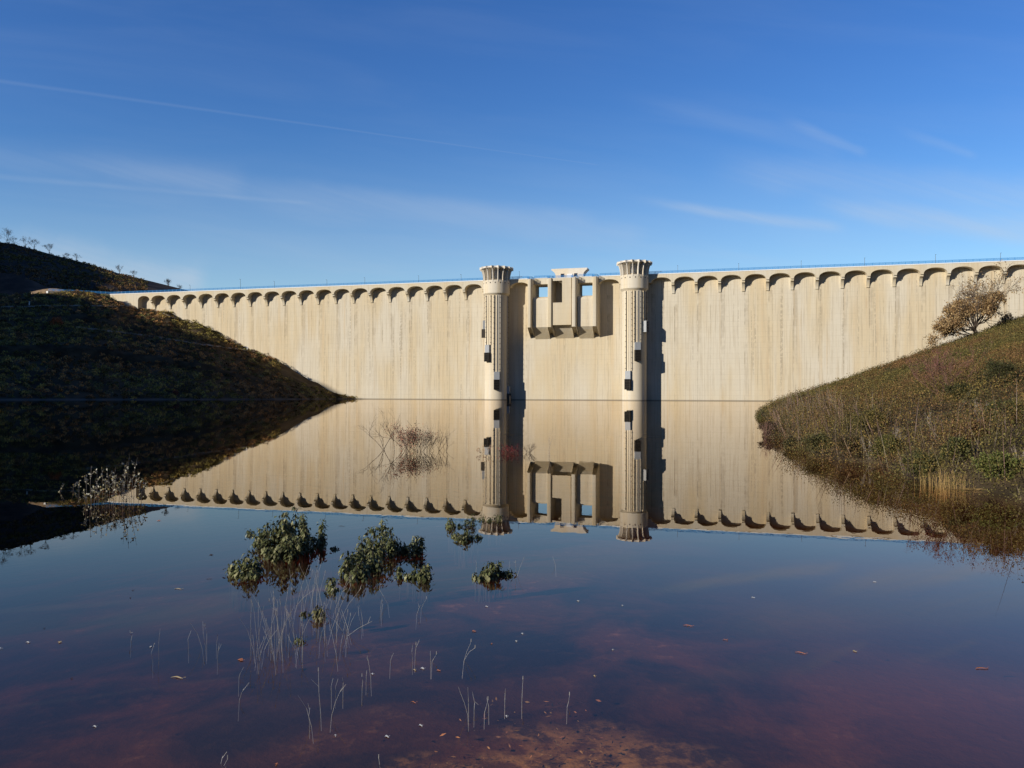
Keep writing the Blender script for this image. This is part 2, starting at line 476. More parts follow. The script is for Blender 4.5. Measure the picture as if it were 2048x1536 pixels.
for x0, x1, y0, y1, nm in ((1120.9, 1127.9, 547.0, 553.6, 'window'), (1147.8, 1154.3, 546.0, 552.5, 'window')):
    a, b = t_of(x0, ho), t_of(x1, ho); z0, z1 = z_of(x0, y1, ho), z_of(x0, y0, ho)
    w = MB().box(a, b, -ho - .03, -ho + .3, z0, z1).build('window', M_win, house)
    MB().box(a - .12, a, -ho - .09, -ho + .1, z0, z1).box(b, b + .12, -ho - .09, -ho + .1, z0, z1).box(a - .12, b + .12, -ho - .09, -ho + .1, z1, z1 + .12).build('frame', M_pale, w)
a, b = t_of(1133.7, ho), t_of(1144.3, ho)
d = MB().box(a, b, -ho - .06, -ho + .2, hz0, z_of(1139, 547.2, ho)).build('door', M_white, house)
MB().box(b + .0, b + .18, -ho - .04, -ho + .2, hz0, z_of(1139, 547.2, ho)).build('frame', M_win, d)

# ------------------------------------------------------------------ railing
rail = thing('railing', 'long bright blue metal railing running along the whole dam crest', 'railing', dam_pt(0, 0, H), ROT)
rm = MB()
RH = .98


def rail_run(pts):
    for hh in (.16, .32, .48, .64, .80, RH):
        rm.tube([(x, y, z + hh) for x, y, z in pts], .035 if hh < .9 else .05, n=4)
    return pts


posts = []
yq = -Q + .15
wing = dam.matrix_world
segs = [[(TL, yq, 0), (PT[0][0] - .3, yq, 0)], [(PT[3][1] + .3, yq, 0), (TR, yq, 0)], [(PT[0][1], -2.4, .05), (PT[1][0], -2.4, .05)], [(PT[2][1], -2.4, .05), (PT[3][0], -2.4, .05)]]
for a, b in PT: segs.append([(a + .15, -2.4, -.75), (a + .15, -PN + .9, -.75), ((a + b) / 2, -PN + .2, -.75), (b - .15, -PN + .9, -.75), (b - .15, -2.4, -.75)])
segs.append([(PT[1][1], yo + .2, -.71), (PT[2][0], yo + .2, -.71)])
WE = Vector((-226.5, -9.5 - Q, 1.2))
segs.append([(WE.x, WE.y, WE.z), (TL, yq, 0)])
for sg in segs:
    rail_run(sg)
    for p0, p1 in zip(sg[:-1], sg[1:]):
        p0 = Vector(p0); p1 = Vector(p1); L = (p1 - p0).length; k = max(1, int(round(L / 2.2)))
        for i in range(k + 1): posts.append(p0.lerp(p1, i / k))
rm.build('rail_bars', M_blue, rail)
posts.sort(key=lambda p: -p.x)
pm = MB().box(-.05, .05, -.05, .05, -.02, RH + .06)
p0 = None; rest = MB()
seen = [p for p in posts if p.x < 186]
for i, p in enumerate(seen):
    if i < 100:
        if p0 is None: o = pm.build('post', M_blue, rail); p0 = o
        else: o = p0.copy(); S.collection.objects.link(o)
        o.location = p
    else: rest.box(p.x - .05, p.x + .05, p.y - .05, p.y + .05, p.z - .02, p.z + RH + .06)
tag(rest.build('post', M_blue, rail, fix=False), kind='stuff')

# lamp posts
lamp0 = None
lamps = [219, 377.8, 478.8, 546.9, 652, 728, 836, 921, 1038, 1125, 1355.4, 1477.7, 1602.9, 1730.3, 1872.4, 2003]
names = ['first lamp post from the left end of the dam', 'second lamp post from the left end, where the far ridge meets the crest', 'third lamp post from the left end, the tallest over the left arcade',
         'fourth lamp post from the left end of the dam', 'fifth lamp post from the left end of the dam', 'sixth lamp post from the left end of the dam', 'second lamp post left of the left intake tower',
         'lamp post just left of the left intake tower', 'lamp post just right of the left intake tower', 'faint lamp post in front of the control house', 'first lamp post right of the right intake tower',
         'second lamp post right of the right intake tower', 'third lamp post right of the right intake tower', 'fourth lamp post right of the right intake tower', 'lamp post left of the oak tree crown on the crest',
         'lamp post above the oak tree, near the right edge']
for px, nm in zip(lamps, names):
    lb = 'thin dark ' + nm
    lp = thing('lamp_post', lb, 'lamp post', dam_pt(t_of(px, -3), -3.2, H - .08), ROT, 'lamp posts along the dam crest')
    hh = 5.6 if px == 478.8 else 3.9 + random.uniform(-.25, .25)
    MB().tube([(0, 0, 0), (0, 0, hh)], .085, .05, 6).build('pole', M_lamp, lp)
    MB().box(-.14, .14, -.1, .1, 0, .35).build('base', M_lamp, lp)
    MB().tube([(0, 0, hh - .05), (0, -.35, hh + .06)], .05, .035, 5).box(-.11, .11, -.75, -.25, hh + .03, hh + .13).build('lamp_head', M_lamp, lp)

# ------------------------------------------------------------------ intake towers


def tower(px, c, label, yt, boxes):
    tc = t_of(px, c); D = dam_pt(tc, c).y; base = dam_pt(tc, c, 0)
    zf = lambda y, near=0.0: CH + (yh(px) - y) / F * (D - near)
    z_top, z_dt, z_db, z_sh = zf(yt['top'], 6.8), zf(yt['drum_top'], 5.4), zf(yt['drum_bot'], 5.4), zf(yt['shaft'], 4.8)
    tw = thing('intake_tower', label, 'tower', base, ROT)
    rs, rd, rt = 4.75, 5.45, 6.9
    MB().lathe([(rs, -13), (rs, z_sh)], 64).build('shaft', M_tower, tw, True)
    dr = MB().lathe([(rs - .05, z_sh - .02), (rs + .05, z_sh), (rd - .05, z_db - .05), (rd, z_db), (rd, z_dt), (rd - .05, z_dt + .05), (.1, z_dt + .06)], 64).build('drum', M_tower, tw, True)
    NF = 16
    for i in range(NF):
        a = (i + .5) / NF * 2 * math.pi
        if True:
            x, y = math.sin(a), -math.cos(a); zz = z_dt - 1.05
            o = MB().add([(x * (rd + .012) + math.cos(a) * .26 * math.cos(q), y * (rd + .012) + math.sin(a) * .26 * math.cos(q), zz + .26 * math.sin(q)) for q in [k / 10 * 2 * math.pi for k in range(10)]] +
                         [(x * (rd - .05) + math.cos(a) * .26 * math.cos(q), y * (rd - .05) + math.sin(a) * .26 * math.cos(q), zz + .26 * math.sin(q)) for q in [k / 10 * 2 * math.pi for k in range(10)]],
                         [tuple(range(10))] + [(k, (k + 1) % 10, 10 + (k + 1) % 10, 10 + k) for k in range(10)]).build('vent_hole', M_dark, dr)
    # glazed gallery
    rg = 3.75; zs = z_dt + .65; zh = z_dt + .80 * (z_top - z_dt)
    MB().lathe([(rg, z_dt), (rg + .1, zs), (rg, zs + .02)], 48).lathe([(rg, zh), (rg, z_top - .5)], 48).build('gallery_wall', M_tower, tw, True)
    for i in range(NF):
        a = (i + .5) / NF * 2 * math.pi; da = math.pi / NF
        w = MB().lathe([(rg - .1, zs), (rg - .1, zh)], 4, a0=a - da * .95, a1=a + da * .95).build('window', M_win, tw)
        fr = MB()
        for q in (-.62, -.2, .2, .62):
            aa = a + q * da * .95; fr.tube([(rg * math.sin(aa), -rg * math.cos(aa), zs), (rg * math.sin(aa), -rg * math.cos(aa), zh)], .07, n=4)
        fr.build('frame', M_white, w)
    # curved fins
    hz = z_top - z_dt
    for i in range(NF):
        a = i / NF * 2 * math.pi; sn, cs = math.sin(a), math.cos(a); th = .13
        inn, outp = [], []
        for k in range(11):
            u = k / 10; z = z_dt - .7 + (hz + .7 - .05) * u; ro = rd + .12 + (rt - rd - .12) * max(0, (u - .12) / .88) ** 2.4
            outp.append((ro, z)); inn.append((rg + .0, z))
        loop = outp + inn[::-1]
        MB().prism([(r * sn - cs * th, -r * cs - sn * th, z) for r, z in loop], [(r * sn + cs * th, -r * cs + sn * th, z) for r, z in loop]).build('fin', M_pale, tw)
    # scalloped roof
    rf = MB(); n = NF * 8; lo, mi, hi = [], [], []
    for i in range(n):
        a = i / n * 2 * math.pi; u = abs(((i / 8) % 1) - .5) * 2; cusp = u ** 3
        r = rt - .75 + .85 * cusp; arch = (1 - u ** 2) ** .5
        lo.append((r * math.sin(a), -r * math.cos(a), z_top - 1.15 + .55 * arch)); hi.append((r * math.sin(a) * 1.005, -r * math.cos(a) * 1.005, z_top))
        mi.append((3.6 * math.sin(a), -3.6 * math.cos(a), z_top - 1.5 + .5 * arch))
    b = len(rf.v); rf.v += mi + lo + hi + [(0, 0, z_top + .02), (0, 0, z_top - 1.2)]
    for i in range(n):
        j = (i + 1) % n
        rf.f += [(b + i, b + n + i, b + n + j, b + j), (b + n + i, b + 2 * n + i, b + 2 * n + j, b + n + j), (b + 2 * n + i, b + 3 * n, b + 2 * n + j), (b + i, b + j, b + 3 * n + 1)]
    rf.build('roof', M_pale, tw)
    # intake boxes with lifting gates on guide rails

    def loc(phi, r, u, z):   # polar frame: u sideways
        return (r * math.sin(phi) + u * math.cos(phi), -r * math.cos(phi) + u * math.sin(phi), z)

    def pbox(mb, phi, r0, r1, u0, u1, z0, z1):
        P = [loc(phi, r, u, z) for z in (z0, z1) for r, u in ((r0, u0), (r1, u0), (r1, u1), (r0, u1))]
        mb.add(P, [(0, 1, 2, 3), (7, 6, 5, 4), (0, 4, 5, 1), (1, 5, 6, 2), (2, 6, 7, 3), (3, 7, 4, 0)])
    for phi, zt, zm, zb in boxes:
        phi = R(phi)
        if zt > zm + .1:
            g = MB(); pbox(g, phi, rs - .3, rs + .85, -1.12, 1.12, zm, zt); g.build('lifting_gate', M_plate, tw)
        sc = MB(); r0, r1 = rs - .2, rs + 1.25
        pbox(sc, phi, r0, r1 - .12, -1.1, 1.1, zb + .05, zm - .04)
        cage = sc.build('intake_screen', M_dark, tw)
        fr = MB()
        for u in (-1.2, 1.12): pbox(fr, phi, r0, r1 + .06, u, u + .08, zb, zm)
        for i in range(7): u = -1.0 + i * .333; pbox(fr, phi, r1 - .11, r1, u - .018, u + .018, zb, zm)
        for i in range(5):
            z = zb + (zm - zb) * i / 4.0; pbox(fr, phi, r1 - .1, r1 + .03, -1.2, 1.2, z - .035, z + .035)
        fr.build('grille', M_steel if zt <= zm + .1 else M_rail, cage)
        gr = MB()
        for u in (-1.28, 1.28): pbox(gr, phi, rs - .2, rs + .15, u - .16, u + .16, max(zt, zm), z_sh - .1)
        gr.build('guide_rib', M_tower, tw)
        ra_ = MB()
        for u in (-.98, .98): pbox(ra_, phi, rs - .1, rs + .17, u - .04, u + .04, max(zt, zm), z_sh - .15)
        z = max(zt, zm) + 1
        while z < z_sh - .3:
            for u in (-1.28, 1.28): pbox(ra_, phi, rs + .1, rs + .30, u - .22, u + .22, z - .06, z + .06)
            z += 2.1
        ra_.build('guide_rail', M_rail, tw)
        pp = MB(); pbox(pp, phi, rs, rs + .2, -.07, .07, max(zt, zm), z_sh - .15); pp.build('lift_rod', M_tower, tw)
        # thin rungs below
        if zb > 4:
            rb = MB(); z = zb - 1.2
            while z > -2: pbox(rb, phi, rs, rs + .12, -.35, -.20, z, z + .1); z -= 1.1
    return tw


tower(992.3, 4.55, 'left intake tower, slightly lower, with flared fluted cap and four dark screened intakes', dict(top=530, drum_top=559, drum_bot=585, shaft=589),
      [(-70, 32.6, 29.0, 25.6), (-26, 22.4, 19.2, 15.6), (19, 11.4, 8.2, 4.2), (98, 5.6, 2.6, -1.4)])
tower(1268.5, 4.55, 'right intake tower, slightly taller, with a shiny steel cage high on its right side', dict(top=518, drum_top=548, drum_bot=575, shaft=580),
      [(66, 31.0, 31.0, 26.6), (21, 22.6, 19.6, 15.4), (-20, 11.5, 8.3, 4.3)])

# ------------------------------------------------------------------ terrain


def noise2(x, y, s, seed=0):
    """cheap value noise"""
    x = np.asarray(x, float) / s; y = np.asarray(y, float) / s; xi = np.floor(x).astype(int); yi = np.floor(y).astype(int); fx = x - xi; fy = y - yi
    fx = fx * fx * (3 - 2 * fx); fy = fy * fy * (3 - 2 * fy)

    def h(a, b):
        v = np.sin(a * 127.1 + b * 311.7 + seed * 74.7) * 43758.5453; return v - np.floor(v)
    return (h(xi, yi) * (1 - fx) + h(xi + 1, yi) * fx) * (1 - fy) + (h(xi, yi + 1) * (1 - fx) + h(xi + 1, yi + 1) * fx) * fy


def fbm(x, y, s, seed=0, o=4):
    r = 0; a = 1; tt = 0
    for i in range(o): r = r + a * noise2(x, y, s / 2 ** i, seed + i); tt += a; a *= .5
    return r / tt - .5


def grid_mesh(name, P, m, kind='structure'):
    """P: (ni,nj,3)"""
    ni, nj = P.shape[:2]; me = bpy.data.meshes.new(name)
    idx = np.arange(ni * nj).reshape(ni, nj)
    f = np.stack([idx[:-1, :-1], idx[1:, :-1], idx[1:, 1:], idx[:-1, 1:]], -1).reshape(-1, 4)
    me.from_pydata(P.reshape(-1, 3).tolist(), [], f.tolist()); me.update()
    me.polygons.foreach_set('use_smooth', [True] * len(me.polygons))
    o = obj(name, me, None, m); tag(o, kind=kind)
    return o


def soil(name, a, b, scale=.3, rough=.95, shore=None, extra=None):
    m, t, p = mat(name, rough, .1)
    co = t.new('ShaderNodeNewGeometry').outputs['Position']; z = t.new('ShaderNodeSeparateXYZ', {0: co}).outputs[2]
    n = t.noise(co, scale, 6, .65); c = t.mix(t.sm(n, .35, .65), a, b)
    if extra: c = t.mix(t.sm(t.noise(co, extra[1], 5, .7), extra[2], extra[3]), c, extra[0])
    if shore: c = t.mix(t.sm(z, shore[1], shore[1] + .5, 1, 0), c, shore[0])  # pale band at the waterline, a sky reflection painted into the soil colour
    t.put(p.inputs['Base Color'], c)
    bmp = t.new('ShaderNodeBump', {'Strength': .6, 'Distance': .15, 'Height': n}); t.l.new(bmp.outputs[0], p.inputs['Normal'])
    return m


# lake bed and land as one sheet to the horizon
def axis(lo, hi, n, p=3.0):
    u = np.linspace(-1, 1, n); v = np.sign(u) * np.abs(u) ** p; return np.where(v < 0, -v * lo, v * hi)


xs = axis(-4200, 4200, 160); ys = axis(-1500, 5200, 180)
X, Y = np.meshgrid(xs, ys, indexing='ij')
dsh = np.maximum(0, Y - 1.2 + .25 * fbm(X, Y, 3, 5))
Zb = -(.020 * dsh + .0022 * dsh ** 2) + .05 * fbm(X, Y, 1.6, 9) * np.exp(-dsh / 14)
Zb = Zb - .11 * np.maximum(0, -X - 1.5) * np.clip(dsh / 4, 0, 1)
Zb = np.maximum(Zb, -15) + np.where(Y < 1.2, (1.2 - Y) * .10, 0)
Zb = np.where(Y > 520, -9, Zb)
M_bed, tb_, pb_ = mat('lake_bed_mud', .95, .05)
co = tb_.new('ShaderNodeNewGeometry').outputs['Position']
n1 = tb_.noise(co, .9, 6, .6, .6); n2 = tb_.noise(co, 6.0, 5, .7); n3 = tb_.noise(co, .22, 3, .5)
c = tb_.mix(tb_.sm(n1, .38, .62), (.035, .018, .014), (.155, .050, .019))
c = tb_.mix(tb_.m('MULTIPLY', tb_.sm(n2, .50, .72), tb_.sm(n1, .5, .7, .1, 1)), c, (.46, .19, .06))
px_b, py_b, _z = tb_.new('ShaderNodeSeparateXYZ', {0: co}).outputs
rr_b = tb_.m('SQRT', tb_.m('ADD', tb_.m('POWER', tb_.m('DIVIDE', tb_.m('SUBTRACT', px_b, .25), .85), 2), tb_.m('POWER', tb_.m('DIVIDE', tb_.m('SUBTRACT', py_b, 3.6), .95), 2)))
patch = tb_.m('MULTIPLY', tb_.sm(tb_.m('ADD', rr_b, tb_.m('MULTIPLY', tb_.m('SUBTRACT', n1, .5), 2.2)), .55, 1.15, 1, 0), tb_.sm(n2, .40, .60, .15, 1))
rr_c = tb_.m('ADD', tb_.m('MULTIPLY', px_b, .55), tb_.m('MULTIPLY', tb_.m('SUBTRACT', n1, .5), 1.2))
c = tb_.mix(tb_.m('MULTIPLY', tb_.sm(rr_c, .3, 1.6), .75), c, (.21, .062, .026))
c = tb_.mix(tb_.sm(n3, .40, .60), tb_.mix(.55, c, (.05, .03, .02)), c)
c = tb_.mix(patch, c, (.46, .20, .055))
tb_.put(pb_.inputs['Base Color'], c)
bmp = tb_.new('ShaderNodeBump', {'Strength': .4, 'Distance': .03, 'Height': n2}); tb_.l.new(bmp.outputs[0], pb_.inputs['Normal'])
grid_mesh('ground', np.stack([X, Y, Zb], -1), M_bed)

# water: a closed body with absorbing volume
M_water = bpy.data.materials.new('water'); M_water.use_nodes = True; t = NT(M_water.node_tree)
co = t.new('ShaderNodeNewGeometry').outputs['Position']
rip = t.noise(co, 1.4, 3, .5); rip2 = t.noise(co, .12, 2, .5)
hgt = t.m('MULTIPLY', rip, t.sm(rip2, .35, .65, .3, 1.0))
bm_ = t.new('ShaderNodeBump', {'Strength': 1.0, 'Distance': .0006, 'Height': hgt})
bf = t.new('ShaderNodeNewGeometry').outputs['Backfacing']      # light passes the surface unbent, so both sides share one index
ior = t.m('ADD', 1.33, t.m('MULTIPLY', bf, 1 / 1.33 - 1.33))
fr = t.new('ShaderNodeFresnel', {'IOR': ior, 'Normal': bm_.outputs[0]})
gl = t.new('ShaderNodeBsdfGlossy', {'Color': (.99, .925, .86), 'Roughness': 0.0, 'Normal': bm_.outputs[0]})
tr = t.new('ShaderNodeBsdfTransparent', {'Color': (1, 1, 1)})
mx = t.new('ShaderNodeMixShader', {0: fr.outputs[0]}); t.l.new(tr.outputs[0], mx.inputs[1]); t.l.new(gl.outputs[0], mx.inputs[2])
va = t.new('ShaderNodeVolumeAbsorption', {'Color': (.78, .52, .36), 'Density': 1.05})
o = t.new('ShaderNodeOutputMaterial'); t.l.new(mx.outputs[0], o.inputs[0]); t.l.new(va.outputs[0], o.inputs[1])
A = dam_pt(-900, -.8); B = dam_pt(900, -.8)
loop = [(-900, -60), (900, -60), (B.x, B.y), (A.x, A.y)]
wm = MB().prism([(x, y, -16) for x, y in loop], [(x, y, 0) for x, y in loop]).build('water', M_water)
tag(wm, kind='structure')

# --- right hillside (near spur)
XS = np.array([[-30, 12], [0, 9.5], [10, 9.2], [14.5, 9.2], [17, 8.9], [21, 9.9], [24, 9.3], [34, 12.1], [50, 17.0], [75, 23.8], [79, 25.2], [84, 33], [95, 52], [130, 110]])


def shore_x(y): return np.interp(y, XS[:, 0], XS[:, 1])


def hill_r(x, y):
    d = x - shore_x(y)
    far = np.clip((y - 76) / 30, 0, 1)
    h = np.where(d > 0, .352 * d + .35 * (1 - np.exp(-np.maximum(d, 0) / .8)), d * .35)
    h = np.where(d > 60, .352 * 60 + (d - 60) * .12, h)
    return h * (1 - .55 * far) + .35 * fbm(x, y, 5, 21) * np.clip(d / 2, 0, 1)


gy = np.concatenate([np.linspace(-30, 12, 22), np.linspace(13, 95, 110), np.linspace(98, 230, 22)])
gd = np.concatenate([np.linspace(-5, 30, 80), np.linspace(31, 170, 40)])
Yg = np.repeat(gy[:, None], len(gd), 1); Xg = shore_x(Yg) + gd[None, :]
Zg = hill_r(Xg, Yg)
M_soilR = soil('heath_soil', (.045, .033, .018), (.10, .072, .040), .8)
grid_mesh('hill', np.stack([Xg, Yg, Zg], -1), M_soilR)

# --- left hillside in front of the dam
SH = np.array([[-900, 801.5], [-300, 800.6], [0, 799.9], [250, 799.4], [400, 799.2], [600, 798.6], [712, 797.6]])
TP = np.array([[-900, 560], [-300, 575], [0, 586], [60, 585], [100, 583], [125, 580], [150, 578], [177, 580.5], [200, 585], [218, 590.5], [235, 600], [250, 608], [287, 616], [338, 619.5], [355, 634], [381, 642], [388, 640],
               [401, 645], [425, 658], [457, 678], [482, 689], [520, 704], [545, 713], [570, 727], [600, 746], [620, 758], [635, 762], [655, 777], [672, 782], [690, 786], [704, 794], [713, 798.5]])


def wall_D(px): return dam_pt(t_of(px)).y


pxs = np.concatenate([np.linspace(-900, 0, 40)[:-1], np.linspace(0, 713, 190)])
js = np.concatenate([[-.25, -.1], np.linspace(0, 1, 90)])
P = np.zeros((len(pxs), len(js), 3))
for i, px in enumerate(pxs):
    sy = np.interp(px, SH[:, 0], SH[:, 1]); ty = np.interp(px, TP[:, 0], TP[:, 1]) + (2.5 if px < 700 else 0)
    s_ = on_water(px, sy); Dw = wall_D(max(px, 250)); Dt = Dw + .6 - 6.6 * min(1, max(0, (305 - px) / 70)) + min(0, (px - 235) * .03)
    if px > 700: s_ = at_depth(px, sy, Dw - 8); s_.z = 0
    s_.y = min(s_.y, Dt - 4); s_.x = (px - 1024) / F * s_.y
    tp = at_depth(px, ty, Dt)
    for j, u in enumerate(js):
        w = max(u, 0)
        # screen-independent ruled surface with terraces
        q = s_.lerp(tp, u)
        bench = .0
        for bz, wz in ((.36, .05), (.68, .04), (.86, .04)): bench += wz * 1.1 * math.tanh((w - bz) / .012) * math.exp(-abs(w - bz) / .09)
        zz = tp.z * min(1, max(0, w ** 1.05 + bench * (1 - w)))
        if u < 0: zz = u * 30
        P[i, j] = (q.x, q.y, zz)
nz = fbm(P[..., 0], P[..., 1], 22, 31) * 4.5 + fbm(P[..., 0], P[..., 1], 6, 33) * 1.0
env = np.clip(js, 0, 1)[None, :] * np.clip((1 - js) * 3, 0, 1)[None, :] * np.clip((713 - pxs) / 120, 0, 1)[:, None]
P[..., 2] += nz * env
PL = P.copy()
M_soilL = soil('dark_hill_soil', (.026, .019, .010), (.085, .060, .034), .12, shore=((.10, .088, .074), .10), extra=((.10, .055, .035), .05, .60, .74))  # its pale waterline strip is painted to stand for reflected sky
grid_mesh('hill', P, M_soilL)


def ruled(name, top, Dt, bot, m, seed, amp=2.0, nj=24, back=True):
    xs_ = np.linspace(top[0][0], top[-1][0], 120); P = []
    tx = np.array(top, float); bx = np.array(bot, float)
    rows = list(np.linspace(0, 1, nj))
    for px in xs_:
        T_ = at_depth(px, np.interp(px, tx[:, 0], tx[:, 1]), Dt(px)); D2 = np.interp(px, bx[:, 0], bx[:, 1]); zb = np.interp(px, bx[:, 0], bx[:, 2])
        B_ = Vector(((px - 1024) / F * D2, D2, zb)); r = [B_.lerp(T_, u) for u in rows]
        if back: r += [Vector((T_.x * 1.15, T_.y * 1.15, T_.z - 12)), Vector((T_.x * 1.6, T_.y * 1.6, -12))]
        P.append(r)
    P = np.array([[tuple(q) for q in r] for r in P])
    e = np.array([math.sin(math.pi * u) for u in rows] + ([0, 0] if back else []))
    P[..., 2] += (fbm(P[..., 0], P[..., 1], 30, seed) * amp * 2 + fbm(P[..., 0], P[..., 1], 7, seed + 5) * amp * .5) * e[None, :]
    return grid_mesh(name, P, m), P


RID = [(-900, 380), (-300, 440), (0, 484), (20, 487), (50, 494), (75, 501), (110, 511), (140, 518), (200, 535), (240, 548), (300, 562), (340, 572), (372, 580), (420, 592), (520, 610)]
M_soilF = soil('far_ridge_soil', (.022, .018, .016), (.07, .05, .038), .05, extra=((.10, .055, .035), .03, .56, .72))
farh, PF = ruled('hill', RID, lambda px: 600 + px * .05, [(-900, 380, 30), (0, 400, 44), (260, 415, 44), (520, 430, 30)], M_soilF, 41, 3.0)
M_soilM = soil('bare_slope_soil', (.05, .035, .028), (.12, .075, .055), .08)
midh, PM = ruled('hill', [(-300, 520), (-60, 538), (0, 545), (30, 549), (50, 556), (62, 560), (80, 569), (93, 574), (110, 584)], lambda px: 425, [(-300, 392, 40), (110, 396, 45)], M_soilM, 47, 1.2, 14, False)

# sandy bank that catches the sun at the road end, in front of the far ridge
M_sand = soil('sandy_bank', (.27, .18, .10), (.36, .25, .14), .3)
sand = MB(); top = [(60, 583.5), (72, 580.5), (85, 578), (95, 576.6), (104, 576.2), (115, 577), (124, 578.5), (130, 581)]
q = []
for i in range(22):
    px = 60 + 70 * i / 21; ty = np.interp(px, [a for a, _ in top], [b for _, b in top])
    a = at_depth(px, ty, 392); b = at_depth(px, 588, 383); c_ = at_depth(px, ty + 1, 402)
    q.append([tuple(b), tuple(a.lerp(b, .35) + Vector((0, 0, .25 * math.sin(i * 1.7)))), tuple(a), tuple(c_ - Vector((0, 0, 3)))])
grid_mesh('terrain', np.array(q), M_sand)

# wing wall that carries the road away from the left end of the dam
M_kerb = simple('weathered_kerb', (.13, .12, .105), .9)
wl = thing('wing_wall', 'dark grey sloping wing wall under the blue railing at the left end of the dam', 'wall', dam_pt(0, 0, 0), ROT)
MB().prism([(TL - .05, -Q, H - 1.6), (WE.x, WE.y, H - .4), (WE.x, WE.y, H + 1.15), (TL - .05, -Q, H - .02)], [(TL - .05, -Q + 1.5, H - 1.6), (WE.x, WE.y + 1.5, H - .4), (WE.x, WE.y + 1.5, H + 1.15), (TL - .05, -Q + 1.5, H - .02)]).build('wall', M_kerb, wl)
MB().box(WE.x - 1.2, WE.x - .1, WE.y - .3, WE.y + 1.3, H - .6, H + 1.1).build('end_block', M_coping, wl)

# unseen ridge added out to the left, crest shaped to shade the valley side
gx = np.linspace(-900, -110, 80); gy2 = np.linspace(-160, 760, 90)
X, Y = np.meshgrid(gx, gy2, indexing='ij')


def ga(cx, cy, s1, s2, h): return h * np.exp(-((X - cx) / s1) ** 2 - ((Y - cy) / s2) ** 2)


ax_ = .830 * X + .557 * Y; sx_ = -.557 * X + .830 * Y
top_h = np.interp(sx_, [60, 150, 213, 300, 328, 363, 419, 447, 500, 700, 800], [0, 60, 112, 122, 120, 130, 133, 124, 150, 205, 190])
Z = top_h * np.exp(-np.abs((ax_ + 205) / 75) ** 2.2) + fbm(X, Y, 40, 51) * 6 - 5
Z = np.where(X > -.75 * Y - 55, -14, Z)
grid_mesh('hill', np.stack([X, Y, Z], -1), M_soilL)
# unseen valley side added behind the viewer to block low sky glow
gx = np.linspace(-1100, 1100, 90); gy2 = np.linspace(-900, -60, 40); X, Y = np.meshgrid(gx, gy2, indexing='ij')
Z = np.clip((-Y - 110) * .38, -1.5, 105) * np.clip(.55 + .45 * (X + 300) / 500, .45, 1) + fbm(X, Y, 70, 63) * 12 - 2
grid_mesh('hill', np.stack([X, Y, Z], -1), M_soilR)
# right bank behind the spur, out of frame
gx = np.linspace(150, 900, 50); gy2 = np.linspace(100, 500, 40); X, Y = np.meshgrid(gx, gy2, indexing='ij')
Z = np.clip((X - (190 + (300 - Y) * .15)) * .5, -14, 90) + fbm(X, Y, 40, 61) * 5
grid_mesh('hill', np.stack([X, Y, Z], -1), M_soilR)

# ------------------------------------------------------------------ vegetation builders


def bush_cloud(cx, cy, cz, rx, rz, n, size, cols, out=None):
    """leaf quads spread through many ellipsoids: arrays over shrubs"""
    k = np.repeat(np.arange(len(cx)), n); N = len(k)
    d = unit(rng.normal(size=(N, 3))); rr = rng.uniform(.45, 1.08, N) ** .7
    d[:, 2] = np.abs(d[:, 2]) * 1.0 - .12
    P = np.stack([cx[k] + d[:, 0] * rr * rx[k], cy[k] + d[:, 1] * rr * rx[k], cz[k] + d[:, 2] * rr * rz[k]], -1)
    D = unit(d * .7 + rng.normal(size=(N, 3)) * .7 + np.array([0, 0, .4])); L = size[k] * rng.uniform(.6, 1.4, N)
    V = leaf_quads(P, D, L, L * .55)
    C = cols[k] * rng.uniform(.45, 1.6, (N, 1))
    return V, C


PAL = np.array([1.30, 1.12, .95]) * np.array([(.085, .085, .030), (.105, .095, .034), (.070, .070, .030), (.125, .105, .036), (.105, .070, .034), (.060, .065, .028), (.130, .085, .040)])


def pick(x, y, sc, seed):
    a = fbm(x, y, sc, seed, 3) * 2.4 + .5 + rng.uniform(-.16, .16, len(x)); i = np.clip((a * len(PAL)).astype(int), 0, len(PAL) - 1); return PAL[i]


# right heath
pts = []
yy = rng.uniform(11.5, 84, 26000); dd = rng.uniform(-.35, 46, 26000); xx = shore_x(yy) + dd
ok = (xx < yy * .80 + 3); xx, yy, dd = xx[ok], yy[ok], dd[ok]
cell = {}
keep = []
for i in range(len(xx)):
    key = (int(xx[i] / .47), int(yy[i] / .55))
    if key in cell: continue
    cell[key] = 1; keep.append(i)
xx, yy, dd = xx[keep], yy[keep], dd[keep]
zz = np.maximum(hill_r(xx, yy), -.03); rr = rng.uniform(.24, .62, len(xx)) * (.8 + .6 * (fbm(xx, yy, 4, 71) + .5)); hz = rr * rng.uniform(.8, 1.35, len(xx))
near = np.clip((6 - dd) / 5, 0, 1); hz *= 1 + .75 * near; rr *= 1 + .22 * near
cols = pick(xx, yy, 5.0, 77) * rng.uniform(.7, 1.3, (len(xx), 1))
Vs, Cs = [], []
rr = np.where(yy < 28, rr * 1.3, rr)
for lo, hi, n, sz in ((0, 20, 380, .038), (20, 30, 280, .044), (30, 45, 180, .054), (45, 62, 120, .072), (62, 90, 90, .09)):
    s_ = (yy >= lo) & (yy < hi)
    if not s_.any(): continue
    V, C = bush_cloud(xx[s_], yy[s_], zz[s_], rr[s_], hz[s_], n, np.full(s_.sum(), sz), cols[s_]); Vs.append(V); Cs.append(C)
